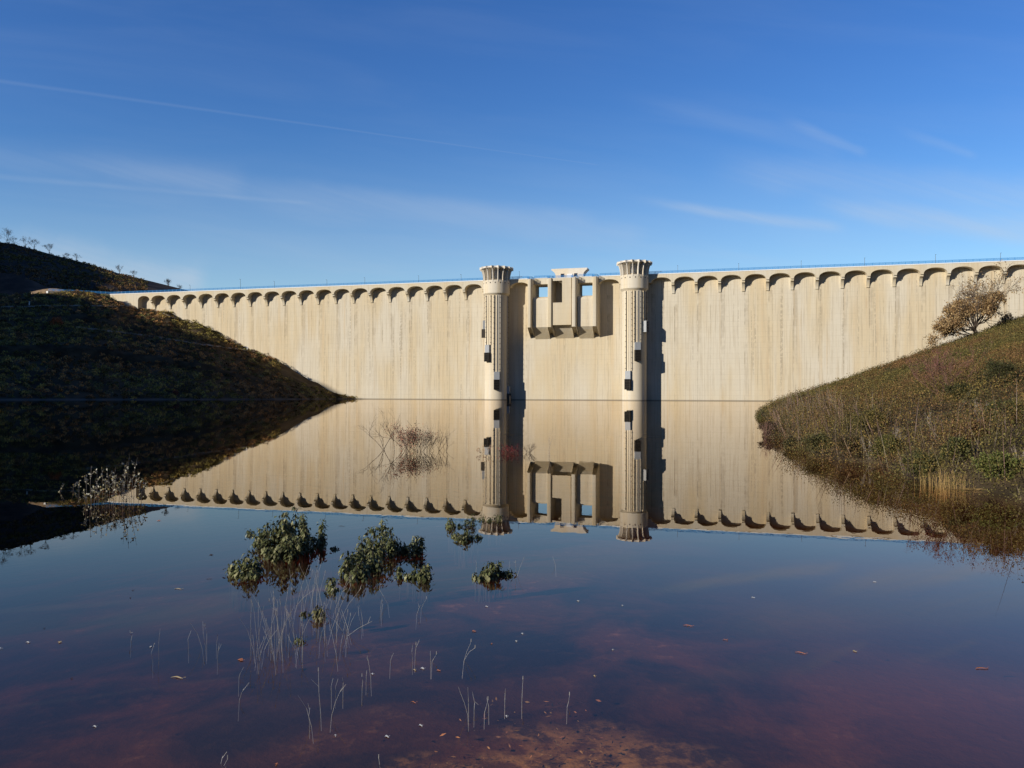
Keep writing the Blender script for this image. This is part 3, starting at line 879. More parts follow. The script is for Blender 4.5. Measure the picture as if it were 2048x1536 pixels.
# bare twigs between the leaves
k = np.repeat(np.where((yy < 60) & (dd < 2.2))[0], 4); N = len(k); a_ = rng.uniform(0, 6.28, N); q_ = rng.uniform(0, .8, N)
Pt = np.stack([xx[k] + np.cos(a_) * q_ * rr[k], yy[k] + np.sin(a_) * q_ * rr[k], zz[k]], -1)
Dt_ = np.stack([np.cos(a_) * q_ * .6, np.sin(a_) * q_ * .6, np.ones(N)], -1) + rng.normal(size=(N, 3)) * .16
Vs.append(leaf_quads(Pt, Dt_, hz[k] * rng.uniform(.8, 1.35, N), .006 + yy[k] * .00035, 0)); Cs.append(vary((.16, .115, .085), N, .6, .12))
V = np.concatenate(Vs); C = np.clip(np.concatenate(Cs), .005, 1)
hs = quads('undergrowth', V, C, M_heath)
tag(hs, 'dense olive and brown heath scrub covering the sunlit slope on the right', 'undergrowth', kind='stuff')

# left slope scrub
ni, nj = PL.shape[:2]
N = 26000
iu = rng.uniform(20, ni - 2, N); ju = rng.uniform(3, nj - 2, N); i0 = iu.astype(int); j0 = ju.astype(int); fu = (iu - i0)[:, None]; fv = (ju - j0)[:, None]
Pp = (PL[i0, j0] * (1 - fu) + PL[i0 + 1, j0] * fu) * (1 - fv) + (PL[i0, j0 + 1] * (1 - fu) + PL[i0 + 1, j0 + 1] * fu) * fv
dens = fbm(Pp[:, 0], Pp[:, 1], 18, 81) + fbm(Pp[:, 0], Pp[:, 1], 5, 82) * .6
vj = ju / nj
okk = (dens > -.34) & (np.abs(vj - .38) > .012) & (np.abs(vj - .69) > .01) & ~((iu > ni - 42) & (vj > .62))
Pp = Pp[okk]
cell = {}; keep = []
for i in range(len(Pp)):
    key = (int(Pp[i, 0] / 2.5), int(Pp[i, 1] / 3.0))
    if key in cell: continue
    cell[key] = 1; keep.append(i)
Pp = Pp[keep]
r_ = rng.uniform(.5, 1.55, len(Pp)) * np.clip(Pp[:, 1] / 260, .7, 1.1)
cl2 = pick(Pp[:, 0], Pp[:, 1], 20, 91) * rng.uniform(.35, 2.3, (len(Pp), 1)) * np.array([1.65, 1.6, 1.5])
V, C = bush_cloud(Pp[:, 0], Pp[:, 1], Pp[:, 2], r_, r_ * .95, 60, np.full(len(Pp), .46), cl2)
hs = quads('scrub', V, np.clip(C, .004, 1), M_heath); tag(hs, 'dark scrub dotted over the shaded hillside left of the dam', 'undergrowth', kind='stuff')
# far ridge scrub
ni, nj = PF.shape[:2]; N = 6000
i0 = rng.integers(20, ni - 20, N); j0 = rng.integers(0, 23, N); fu = rng.uniform(0, 1, (N, 1)); fv = rng.uniform(0, 1, (N, 1))
Pp = (PF[i0, j0] * (1 - fu) + PF[i0 + 1, j0] * fu) * (1 - fv) + (PF[i0, np.minimum(j0 + 1, 23)] * (1 - fu) + PF[i0 + 1, np.minimum(j0 + 1, 23)] * fu) * fv
r_ = rng.uniform(.5, 1.5, N); cl2 = pick(Pp[:, 0], Pp[:, 1], 30, 95) * rng.uniform(.35, 1.2, (N, 1)) * 1.1
V, C = bush_cloud(Pp[:, 0], Pp[:, 1], Pp[:, 2], r_, r_ * .9, 14, np.full(N, .9), cl2)
hs = quads('scrub', V, np.clip(C, .004, 1), M_heath); tag(hs, 'dark scrub on the far ridge behind the left end of the dam', 'undergrowth', kind='stuff')


def rot_about(v, axis, a): return Matrix.Rotation(a, 3, axis) @ v


def branching(mb, p, d, L, r, depth, tips, spread=.5, up=.15, n=5, kids=(2, 3), shrink=.72, wob=.18):
    """recursive tapered branches; tips collects end segments"""
    k = 4 if depth > 1 else 3; pts = [p.copy()]; dd = d.copy()
    for i in range(k):
        dd = (dd + Vector((random.gauss(0, wob), random.gauss(0, wob), random.gauss(0, wob) + up * .3))).normalized(); pts.append(pts[-1] + dd * (L / k))
    mb.tube(pts, r, r * .6, n if depth > 2 else (4 if depth > 1 else 3), cap=False)
    if depth <= 0: tips.append((pts[0], pts[-1])); return
    tips.append((pts[1], pts[-1])) if depth == 1 else None
    for i in range(random.randint(*kids)):
        ax = dd.cross(Vector((random.gauss(0, 1), random.gauss(0, 1), random.gauss(0, 1)))).normalized()
        nd = rot_about(dd, ax, random.uniform(.5, 1.2) * spread); nd = (nd + Vector((0, 0, up))).normalized()
        s = pts[-1] if i == 0 or random.random() < .45 else pts[random.randint(max(1, k - 2), k)]
        branching(mb, s, nd, L * shrink * random.uniform(.75, 1.15), r * .62, depth - 1, tips, spread, up, n, kids, shrink, wob)


def leaves_on(tips, per, size, pal, keep=lambda p: True, jit=.15, droop=0.0, wd=.55):
    C = []; D = []
    for a, b in tips:
        for _ in range(per):
            q = a.lerp(b, random.random()) + Vector((random.gauss(0, jit), random.gauss(0, jit), random.gauss(0, jit)))
            if keep(q): C.append(tuple(q)); D.append(tuple((b - a).normalized() * .6 + Vector((random.gauss(0, .6), random.gauss(0, .6), random.gauss(0, .5) - droop))))
    if not C: return None, None
    C = np.array(C); D = np.array(D); L = size * rng.uniform(.6, 1.35, len(C)); pal = np.array(pal)
    col = pal[rng.integers(0, len(pal), len(C))] * (1 + rng.uniform(-.25, .25, (len(C), 1)))
    return leaf_quads(C, D, L, L * wd), np.clip(col, .005, 1)


# the oak on the spur
D = 71.0; bx, by = (1952 - 1024) / F * D, D
oak = thing('oak_tree', 'small oak keeping brown leaves on its lower boughs, bare twigs above, on the right slope', 'tree', (bx, by, float(hill_r(bx, by)) - .1))
random.seed(23)
tm = MB(); tips = []
tm.tube([(0, 0, 0), (.05, 0, .4), (.02, .05, .8)], .20, .15, 7)
for i in range(20):
    a = i / 20 * 2 * math.pi + random.uniform(-.3, .3); el_ = random.choice((.15, .3, .75, 1.2, 1.35))
    if i < 3: a = math.pi + (i - 1) * .5; el_ = .22 + .15 * i
    d = Vector((math.cos(a) * math.cos(el_) + .24, math.sin(a) * math.cos(el_), math.sin(el_))).normalized(); branching(tm, Vector((.02, .03, .35 + .05 * i)), d, 1.35 if el_ < .5 else 1.95, .06, 5, tips, .52, .16, 5, (2, 3), .70)
tm.build('trunk', M_bark, oak, True, fix=False)


def oak_keep(p):
    h = p.z; lim = 2.9 + .25 * p.x + .7 * math.sin(p.x * 3 + p.y * 2); return h < lim or random.random() < .05


V, C = leaves_on(tips, 13, .15, [(.38, .255, .115), (.28, .17, .075), (.46, .33, .16), (.19, .115, .055), (.33, .21, .10)], oak_keep, .16)
quads('crown', V, C, M_leaf, oak)
oak.scale = (1.0, 1.0, 1.12)

# ridge trees (dark against the sky)
rt_ = [(10, 489, 30, 26, 'thickest tree on the far ridge at the left edge, dark purple-brown', 9), (24, 491, 17, 14, 'pale bare tree beside the thick tree at the left edge of the ridge', 5), (48, 494, 19, 14, 'tall thin bare tree on the far ridge, left of a rounder one', 5),
       (65, 498, 18, 17, 'round crowned bare tree on the far ridge, third from the left edge', 8), (95, 505, 16, 10, 'dark upright conical tree alone on the far ridge', 12), (130, 515, 9, 10, 'small flat-topped tree on the far ridge', 7),
       (150, 520, 12, 12, 'small bare tree on the far ridge, right of the flat-topped one', 5), (237, 547, 15, 10, 'feathery bare tree on the lower ridge', 4), (265, 553, 12, 8, 'thin feathery bare tree further down the ridge', 4),
       (335, 575, 15, 16, 'dark bushy tree just above the left end of the dam arcade', 14), (356, 579, 10, 6, 'thin bare sapling where the ridge meets the dam crest', 3)]
for px, py, hp, wp, lb, dn in rt_:
    Dd = 598 + px * .05; b = at_depth(px, py + 2, Dd); sc = Dd / F; tr_ = thing('ridge_tree', lb, 'tree', b, random.uniform(-.4, .4), 'trees on the far ridge')
    hh = hp * sc * 1.35; tm = MB(); tips = []; tm.tube([(0, 0, -.6), (0, 0, hh * .3)], .22, .16, 5)
    for i in range(6):
        a = i * 1.05 + random.random(); e_ = random.uniform(.7, 1.4); d = Vector((math.cos(a) * math.cos(e_) * wp / hp, math.sin(a) * math.cos(e_), math.sin(e_))).normalized()
        branching(tm, Vector((0, 0, hh * .22)), d, hh * .32, .09, 3, tips, .6, .1, 4, (2, 3), .7)
    tm.build('trunk', M_bark, tr_, fix=False)
    V, C = leaves_on(tips, dn, .24, [(.05, .04, .035), (.075, .045, .045), (.04, .045, .03)], jit=.34)
    quads('crown', V, C, M_heath, tr_)

# isolated shrubs on the left hillside


M_track = soil('track_soil', (.14, .115, .09), (.34, .28, .21), .5)


def hill_pt_left(px, py):
    i = int(np.argmin(np.abs(pxs - px))); best = None
    for j in range(2, PL.shape[1]):
        p = PL[i, j]; y = yh(px) - (p[2] - CH) / p[1] * F
        if best is None or abs(y - py) < best[0]: best = (abs(y - py), p)
    return Vector(best[1])


def round_shrub(name, lb, loc, rx, h, n, size, pal, cat='shrub', group=None, barkm=None, stems=7, wd=.55, sr=.02):
    sh = thing(name, lb, cat, loc, random.uniform(0, 6), group)
    tm = MB(); tips = []
    for i in range(stems):
        a = random.uniform(0, 6.28); e_ = random.uniform(.5, 1.4); d = Vector((math.cos(a) * math.cos(e_), math.sin(a) * math.cos(e_), math.sin(e_)))
        branching(tm, Vector((random.uniform(-.1, .1) * rx, random.uniform(-.1, .1) * rx, -.05)), d, h * .42, sr, 3, tips, .5, .12, 4, (2, 3), .72)
    tm.build('branches', barkm or M_bark, sh, fix=False)
    V, C = leaves_on(tips, max(1, n // max(1, len(tips))), size, pal, jit=.10 * rx, wd=wd)
    # fill the outline
    V2, C2 = bush_cloud(np.zeros(3), np.zeros(3), np.full(3, h * .12), np.full(3, rx), np.full(3, h * .85), n // 5, np.full(3, size), np.array(pal[:3]))
    quads('foliage', np.concatenate([V, V2]), np.clip(np.concatenate([C, C2]), .004, 1), M_leaf, sh)
    return sh


OL = [(.10, .105, .032), (.075, .085, .03), (.13, .12, .04)]
p = hill_pt_left(115, 652)
round_shrub('autumn_shrub', 'rusty orange shrub standing out on the dark hillside left of the dam', p, 2.6, 3.6, 900, .45, [(.42, .14, .05), (.33, .11, .045), (.48, .2, .08)], sr=.05)
for line in ([(236, 612), (290, 618), (320, 625), (345, 636), (385, 643)], [(150, 655), (205, 662), (300, 674), (400, 689), (470, 699), (508, 704)], [(0, 615), (120, 612), (235, 614)]):
    lx, ly = zip(*line); q = []
    for px in np.linspace(lx[0], lx[-1], 40):
        a = hill_pt_left(px, np.interp(px, lx, ly)); up_ = Vector((0, 0, .45)); q.append([tuple(a + up_ + Vector((-.8, 1.6, .35))), tuple(a + up_), tuple(a + up_ + Vector((.4, -.7, -.45)))])
    grid_mesh('path', np.array(q), M_track)
for px, py, lb in ((430, 795, 'pale dead bush at the waterline below the dark hillside'), (352, 790, 'reddish low bush at the waterline below the dark hillside')):
    p = hill_pt_left(px, py)
    round_shrub('waterline_bush', lb, p, 1.1, 1.9, 300, .3, [(.22, .2, .16), (.15, .12, .09), (.18, .16, .12)] if px > 400 else [(.22, .07, .05), (.16, .05, .04), (.2, .09, .07)], sr=.04)
for px, py, hp, lb, m in ((57.5, 609, 5.5, 'short white marker stake on the dark hillside track', M_stake), (495, 700, 5, 'white marker stake at the bend of the track beside the dam', M_stake), (513, 703, 6, 'dark marker stake near the dam face on the hillside', M_lamp)):
    p = hill_pt_left(px, py); sc = p.y / F; st = thing('marker_stake', lb, 'marker', p)
    hh = hp * sc + .3; MB().tube([(0, 0, -.3), (0, 0, hh)], .26, .22, 6).build('stake', m, st); MB().tube([(0, 0, hh), (0, 0, hh + .14)], .24, .12, 6).build('cap', m, st)

# ---- right slope: shrubs one can tell apart


def on_hill_r(px, py):
    best = None
    for Dd in np.arange(13, 90, .25):
        x = (px - 1024) / F * Dd; z = float(hill_r(x, Dd)) if x > float(shore_x(Dd)) - 1 else 0.0
        y = yh(px) - (max(z, 0) - CH) / Dd * F
        if y <= py: return Vector((x, Dd, max(z, -.1)))
        best = Vector((x, Dd, max(z, -.1)))
    return best


def bare_shrub(name, lb, loc, h, wdt, stems, m, r, leaf=None, nleaf=0, depth=4, cat='shrub', up=.10, group=None, lean=0.0, spread=.5, sub='twigs'):
    sh = thing(name, lb, cat, loc, 0, group)
    tm = MB(); tips = []
    for i in range(stems):
        a = random.uniform(0, 6.28); e_ = random.uniform(.55, 1.35); d = Vector((math.cos(a) * math.cos(e_) * wdt + lean, math.sin(a) * math.cos(e_) * wdt, math.sin(e_))).normalized()
        branching(tm, Vector((random.gauss(0, .05) * h, random.gauss(0, .05) * h, -.08)), d, h * .36 * random.uniform(.8, 1.2), r, depth, tips, spread, up, 4, (2, 3), .74, .12)
    tm.build(sub, m, sh, fix=False)
    if leaf:
        V, C = leaves_on(tips, nleaf, leaf[0], leaf[1], jit=leaf[2] if len(leaf) > 2 else .05, wd=.6); quads('foliage', V, C, M_leaf, sh)
    return sh


random.seed(5)
p = on_hill_r(1893, 800); sc = p.y / F
bare_shrub('bare_shrub', 'leafless pinkish grey shrub fanning out in the middle of the right slope', p, 115 * sc, 1.0, 12, M_redbark, .012, (.035, [(.20, .09, .07), (.16, .07, .05)], .03), 3)
shr = [(1992, 775, 60, 55, 'glossy dark green shrub high on the right slope by the photo edge', [(.060, .062, .022), (.08, .075, .025), (.045, .046, .018)]),
       (1925, 800, 40, 35, 'dark green bush right of the leafless pinkish shrub', [(.068, .066, .024), (.085, .08, .028), (.05, .048, .02)]),
       (2015, 850, 55, 60, 'large leafy dark green bush low on the right slope at the photo edge', [(.075, .078, .024), (.10, .098, .03), (.055, .055, .02)]),
       (2000, 968, 62, 45, 'bright green leafy bush leaning over the water right of the yellow reeds', [(.14, .16, .04), (.18, .19, .055), (.09, .10, .03)]),
       (1912, 925, 50, 45, 'green bush behind the yellow reeds at the waterline', [(.09, .10, .035), (.12, .12, .04), (.07, .07, .025)]),
       (1840, 955, 50, 40, 'olive bush at the waterline left of the yellow reeds', [(.09, .095, .032), (.07, .08, .03), (.12, .11, .04)]),
       (1772, 925, 50, 50, 'yellowish green bush at the waterline above bare grey stems', [(.14, .13, .035), (.11, .11, .03), (.09, .09, .03)]),
       (1705, 918, 48, 48, 'brownish bush at the waterline with thin stems in the water', [(.11, .075, .035), (.09, .08, .03), (.08, .06, .03)]),
       (1640, 905, 40, 44, 'olive bush at the waterline midway along the spur', [(.10, .09, .035), (.08, .08, .03), (.13, .11, .04)]),
       (1590, 897, 34, 34, 'small dark bush at the waterline towards the spur tip', [(.07, .065, .028), (.09, .075, .03), (.06, .055, .025)]),
       (1548, 872, 34, 36, 'pinkish brown twiggy bush overhanging water near the spur tip', [(.14, .085, .06), (.11, .075, .045), (.12, .09, .05)]),
       (1530, 838, 20, 26, 'green bush right at the pointed tip of the spur', [(.09, .095, .035), (.075, .08, .03), (.1, .09, .03)]),
       (1745, 860, 44, 50, 'golden green bush halfway up the near slope', [(.15, .12, .035), (.12, .10, .032), (.1, .09, .03)]),
       (1945, 880, 40, 40, 'orange brown bush behind the waterline bushes on the right', [(.19, .10, .045), (.15, .09, .04), (.12, .08, .035)])]
for px, py, hp, wp, lb, pal in shr:
    p = on_hill_r(px, py); sc = p.y / F
    round_shrub('heath_shrub', lb, p, wp * sc * .62, hp * sc, 2600 if p.y < 40 else 1500, .042 if p.y < 30 else .075, pal, sr=.008)
# grey stems standing in the shallows
for px, py, hp, lb in ((1740, 925, 62, 'pale grey bare stems rising from the water in front of the yellowish bush'), (1790, 900, 55, 'thin upright grey twigs among bushes near the waterline'), (1960, 845, 60, 'pale grey forked twigs in front of the dark leafy bush'),
                       (1860, 850, 45, 'single pale leaning branch on the slope below the leafless pinkish shrub'), (1532, 880, 46, 'purplish bare twigs over the water at the narrow end of the spur'), (2040, 940, 70, 'pale curved stems at the right edge by the water')):
    p = on_hill_r(px, py); sc = p.y / F
    bare_shrub('twiggy_shrub', lb, p, hp * sc, .5, 3 if 'single' in lb else 8, M_palebark if px != 1532 else M_redbark, .007, depth=2, up=.2, spread=.35, group='bare stems on the right bank', sub='stems')

# yellow reeds
p = on_water(1914, 978); sc = p.y / F
reed = thing('reed_clump', 'clump of golden yellow dry reeds standing at the waterline on the right', 'reeds', p)
rm_ = MB()
for i in range(120):
    x = random.gauss(0, 19) * sc; y = random.uniform(-.1, .9); h_ = random.uniform(10, 42) * sc * (1 - .3 * abs(x / (36 * sc))); ln = random.gauss(0, .12)
    rm_.tube([(x, y, -.3), (x + ln * .2, y, h_ * .5), (x + ln * h_, y + random.gauss(0, .04), h_)], .0035, .0015, 3, cap=False)
rm_.build('blades', M_straw, reed, fix=False)
rm_ = MB()
for i in range(26):
    x = random.uniform(-10, 30) * sc; rm_.tube([(x, -.1, .01), (x + random.uniform(-.3, .3), random.uniform(-.3, .2), random.uniform(.0, .05))], .003, .002, 3)
rm_.build('fallen_blades', M_straw, reed, fix=False)

# ---- half-drowned leafy bushes in the foreground
DG = [(.090, .100, .036), (.055, .062, .025), (.16, .165, .070), (.26, .25, .125), (.10, .11, .04)]


def drowned(lb, clusters, leaf=.054, pal=DG, group='half drowned leafy bushes in the foreground water'):
    P0 = on_water(sum(c[0] for c in clusters) / len(clusters), sum(c[1] for c in clusters) / len(clusters))
    bsh = thing('drowned_bush', lb, 'bush', P0, 0, group)
    tm = MB(); Cc = []; Dd = []; size = []
    for px, py, hp, wp in clusters:
        b = on_water(px, py) - P0; sc = on_water(px, py).y / F; h = hp * sc; w = wp * sc
        ns = max(3, int(wp / 2.6))
        for i in range(ns):
            sx_ = b.x + random.uniform(-.5, .5) * w; sy_ = b.y + random.uniform(-.30, .30) * min(w, .4) * 1.6; hh = h * random.uniform(.35, 1.08) * (1 - .45 * abs((sx_ - b.x) / (w * .5 + 1e-6)) ** 2)
            ax = random.gauss(0, .05) * h; tip = Vector((sx_ + ax, sy_ + random.gauss(0, .04) * h, hh)); base = Vector((sx_ * .7 + b.x * .3, sy_, -.35)); midp = base.lerp(tip, .55) + Vector((random.gauss(0, .01), 0, 0))
            tm.tube([base, midp, tip], .005, .002, 4, cap=False)
            n = int(hh / .0075) + 7
            for k in range(n):
                u = random.uniform(.0, 1.0); q = Vector((midp.x, midp.y, 0)).lerp(tip, u); a = random.uniform(0, 6.28); off = random.uniform(.004, .032)
                Cc.append((q.x + math.cos(a) * off, q.y + math.sin(a) * off, max(.0, q.z + random.uniform(-.01, .02)))); dr = random.uniform(-2.2, .1)
                Dd.append((math.cos(a) * .8, math.sin(a) * .8, dr)); size.append(leaf * random.uniform(.6, 1.25))
    tm.build('stems', M_bark, bsh, fix=False)
    Cc = np.array(Cc); Dd = np.array(Dd); L = np.array(size)
    # leaves with a bend: inner and outer half
    N = len(Cc); pal = np.array(pal); col = pal[rng.integers(0, len(pal), N)] * (1 + rng.uniform(-.25, .25, (N, 1)))
    Dn = unit(Dd); horiz = unit(np.stack([Dn[:, 0], Dn[:, 1], np.zeros(N)], -1)); side = np.stack([-horiz[:, 1], horiz[:, 0], np.zeros(N)], -1)
    side = unit(side + rng.normal(size=(N, 3)) * .25)
    w = (L * .52)[:, None]; L = L[:, None]; m1 = Cc + Dn * L * .5; tipv = m1 + unit(Dn + np.array([0, 0, -.7])) * L * .55
    nr = np.cross(Dn, side)
    V1 = np.stack([Cc, m1 + side * w * .5, m1 + nr * w * .18, m1 - side * w * .5], 1)
    V2 = np.stack([m1 + side * w * .5, tipv, m1 - side * w * .5, m1 + nr * w * .18], 1)
    quads('foliage', np.concatenate([V1, V2]), np.clip(np.concatenate([col, col]), .005, 1), M_leaf, bsh)
    return bsh


random.seed(11)
drowned('largest drowned bush with one spire, left of centre, below the arcade reflection', [(540, 1106, 62, 26), (562, 1104, 84, 34), (590, 1102, 86, 34), (610, 1104, 62, 26), (575, 1112, 48, 60), (569, 1092, 78, 5), (548, 1116, 30, 30), (604, 1090, 70, 16), (528, 1088, 42, 6)])
drowned('low drowned bush in three tufts at the lower left of the largest bush', [(468, 1146, 28, 18), (494, 1148, 52, 24), (517, 1146, 42, 16), (482, 1150, 12, 30), (508, 1152, 18, 22)])
drowned('narrow drowned bush with a thin leafy spike just right of the largest bush', [(634, 1094, 30, 12), (645, 1096, 32, 14), (645, 1075, 36, 3)])
drowned('thin leafy shoot leaning at the left of the largest drowned bush', [(515, 1088, 22, 5), (503, 1068, 14, 5), (520, 1090, 38, 3)])
drowned('tiny dark leaf tuft alone in the water right of the narrow bush', [(670, 1099, 9, 7)])
drowned('broad sprawling drowned bush left of the tower reflection, with a leafy spire', [(697, 1150, 46, 16), (712, 1144, 62, 24), (733, 1132, 66, 30), (752, 1118, 66, 30), (774, 1110, 56, 28), (795, 1106, 32, 24), (768, 1092, 74, 6), (720, 1156, 36, 40), (745, 1140, 40, 34), (741, 1108, 56, 10)])
drowned('triangular drowned bush at the right end of the broad sprawling bush', [(814, 1106, 28, 14), (825, 1107, 50, 16), (838, 1106, 38, 16)])
drowned('low u-shaped row of drowned tufts below the triangular bush', [(803, 1152, 24, 8), (813, 1154, 12, 14), (832, 1154, 16, 12), (849, 1157, 36, 14), (862, 1155, 18, 12), (843, 1156, 14, 20)])
drowned('small far drowned tuft left of the tower cap reflection', [(902, 1054, 19, 16), (920, 1054, 7, 7)])
drowned('far drowned twig bush touching the tower cap reflection', [(935, 1050, 16, 16), (948, 1050, 22, 14), (964, 1040, 14, 8), (977, 1042, 12, 16), (998, 1040, 18, 14)], leaf=.034)
drowned('low wide drowned tuft beside the rim of the tower cap reflection', [(916, 1074, 12, 18), (934, 1078, 20, 20), (952, 1076, 14, 18), (925, 1080, 12, 20)])
drowned('pointed drowned bush with low side shoots, below and right of the tower cap reflection', [(984, 1152, 42, 24), (980, 1155, 28, 28), (957, 1155, 14, 14), (1002, 1150, 12, 20), (1018, 1150, 12, 12)])
drowned('small leafy tuft standing among the tall dry stems', [(667, 1176, 22, 10), (673, 1180, 8, 12)])
drowned('small yellowish tuft in the middle of the dry stems', [(641, 1234, 26, 12), (614, 1228, 8, 8)], pal=[(.16, .15, .06), (.2, .18, .09), (.10, .10, .05)])
drowned('tiny tuft at the foot of the dry stems', [(603, 1282, 10, 12)], leaf=.03)

# pale leafy stalks at the left
LG = [(.42, .40, .30), (.52, .50, .40), (.34, .31, .20), (.30, .24, .10)]


def stalks(lb, lst, group='pale leafy stalks on the left'):
    P0 = on_water(lst[0][0], lst[0][1]); s_ = thing('leafy_stalks', lb, 'plant', P0, 0, group); tm = MB(); tips = []
    for px, py, hp, ln in lst:
        b = on_water(px, py) - P0; sc = on_water(px, py).y / F; h = hp * sc; b.z = -.25
        pts = [b, b + Vector((ln * sc * .4, random.gauss(0, .03), .25 + h * .5)), b + Vector((ln * sc, random.gauss(0, .04), .25 + h))]
        tm.tube(pts, .005, .0025, 4, cap=False); tips += [(Vector((pts[0].x, pts[0].y, .02)), pts[1]), (pts[1], pts[2])]
        for k in range(2):
            q = pts[1].lerp(pts[2], random.random() * .7); e = q + Vector((random.gauss(0, .05), random.gauss(0, .05), .09)); tm.tube([q, e], .003, .002, 3, cap=False); tips.append((q, e))
    tm.build('stems', M_palebark, s_, fix=False)
    V, C = leaves_on(tips, 4, .040, LG, jit=.008, wd=.6); quads('foliage', V, C, M_leaf, s_)


random.seed(3)
stalks('tallest cluster of pale leafy stalks, right part of the clump on the left water', [(243, 1001, 60, 8), (250, 1002, 80, 4), (256, 1000, 95, 8), (262, 1002, 88, 14), (270, 1003, 60, 6), (276, 1004, 45, 8), (284, 1002, 40, 12), (240, 1003, 50, -4), (248, 1004, 40, 0), (262, 1004, 50, -3), (246, 1001, 84, 8)])
stalks('middle cluster of pale leafy stalks on the left water', [(216, 1002, 50, 2), (222, 1003, 62, -3), (228, 1004, 48, 4), (234, 1003, 56, 0), (212, 1003, 46, 2), (206, 1004, 70, 2), (225, 1000, 66, 6), (232, 1003, 40, 6)])
stalks('left cluster of pale leafy stalks with three taller stems on the left water', [(178, 1000, 52, -4), (186, 1003, 72, -2), (196, 1003, 64, 2), (190, 1004, 30, 4), (182, 1004, 26, 5), (200, 1004, 26, 4), (174, 1003, 16, 0)])
stalks('tiny pale sprig left of the leafy stalks', [(160, 985, 14, 2)])
stalks('small pale sprig second from the left, near the dark bank', [(146, 979, 9, 2)])
stalks('smallest pale sprig furthest left in the water near the dark bank', [(126, 983, 8, 2)])

# red and bare shrubs in the middle distance
RD = [(.40, .09, .055), (.50, .15, .09), (.30, .07, .05)]
random.seed(31)


def water_shrub(lb, px, py, hp, wdt, stems, m, r, leaf=None, nl=0, depth=3, lean=0.0, sp=.5):
    p = on_water(px, py); sc = p.y / F; bare_shrub('flooded_shrub', lb, p, hp * sc, wdt, stems, m, r, leaf, nl, depth, group='flooded shrubs in the middle distance', lean=lean, spread=sp, up=.12)


water_shrub('bare dark shrub leaning left from the water, leftmost of the flooded shrubs', 771, 900, 84, .5, 3, M_bark, .012, depth=4, lean=-.2, sp=.55)
water_shrub('tall thin bare shrub between the leaning one and the red leafed one', 797, 901, 95, .3, 2, M_bark, .010, depth=4, lean=-.12, sp=.5)
water_shrub('red leafed shrub, brightest of the flooded shrubs', 816, 902, 50, 1.2, 14, M_redbark, .006, (.045, [(.40, .17, .11), (.46, .26, .17), (.30, .13, .09)], .08), 1, 4)
water_shrub('tall single shoot rising out of the red leafed shrub', 829, 901, 78, .1, 1, M_bark, .009, depth=2, sp=.3)
water_shrub('dense dark twiggy shrub right of the red leafed one', 838, 903, 50, 1.1, 16, M_bark, .006, (.035, [(.12, .07, .05), (.3, .12, .08)], .05), 1, 4)
water_shrub('small dark twiggy shrub low on the water further right', 855, 902, 44, 1.2, 10, M_bark, .005, depth=4)
water_shrub('thin bare shrub with forked shoots at the right of the group', 877, 901, 58, .5, 5, M_bark, .006, depth=4)
water_shrub('bare arching shoots leaning right, rightmost of the left group', 893, 901, 50, .7, 3, M_bark, .006, depth=3, lean=.5)
water_shrub('deep red leafed shrub in front of the dark tower reflection', 1022, 906, 22, 2.6, 12, M_redbark, .005, (.035, [(.22, .035, .035), (.28, .05, .045), (.15, .03, .03)], .06), 2, 3)
water_shrub('small bare grey twigs right of the deep red shrub', 1058, 905, 30, 1.2, 9, M_bark, .005, depth=4)
water_shrub('faint tall bare twig right of the dark tower reflection', 1098, 908, 62, .2, 2, M_palebark, .005, depth=2)
water_shrub('small orange leafed twig bush at the left foot of the tower reflection', 972, 908, 34, .8, 5, M_palebark, .004, (.035, [(.45, .25, .13), (.35, .2, .1)], .02), 2, 2)

# ---- dry stems poking out of the shallows
random.seed(17)


def stem_clump(lb, lst, group='dry stems in the foreground water', r=.0015):
    P0 = on_water(lst[0][0], lst[0][1]); s_ = thing('dry_stems', lb, 'dry stems', P0, 0, group)
    for px, py, hp, ln in lst:
        b = on_water(px, py) - P0; sc = on_water(px, py).y / F; h = hp * sc
        a = Vector((b.x - ln * sc * .2, b.y, -.12)); m1 = b + Vector((ln * sc * .45, random.gauss(0, .02), h * .55)); e = b + Vector((ln * sc, random.gauss(0, .03), h))
        mb = MB(); pts = [a, b, m1, e]
        if random.random() < .08: pts.append(e + Vector((random.choice((-1, 1)) * .022, 0, -.02 + random.random() * .03)))
        mb.tube(pts, r * random.uniform(.8, 1.3), r * .6, 4)
        if random.random() < .35: q = m1.lerp(e, random.random()); mb.tube([q, q + Vector((random.gauss(0, .02), random.gauss(0, .02), random.uniform(.02, .06)))], r * .7, r * .4, 3)
        if random.random() < .35: mb.tube([e, e + Vector((0, 0, .02))], r * 1.9, r * 1.2, 4)
        mb.build('stem', M_dry, s_, fix=False)


def rs(x0, x1, y0, y1, n, h0, h1, ln=14):
    return [(random.uniform(x0, x1), random.uniform(y0, y1), random.uniform(h0, h1), random.gauss(0, ln)) for _ in range(n)]


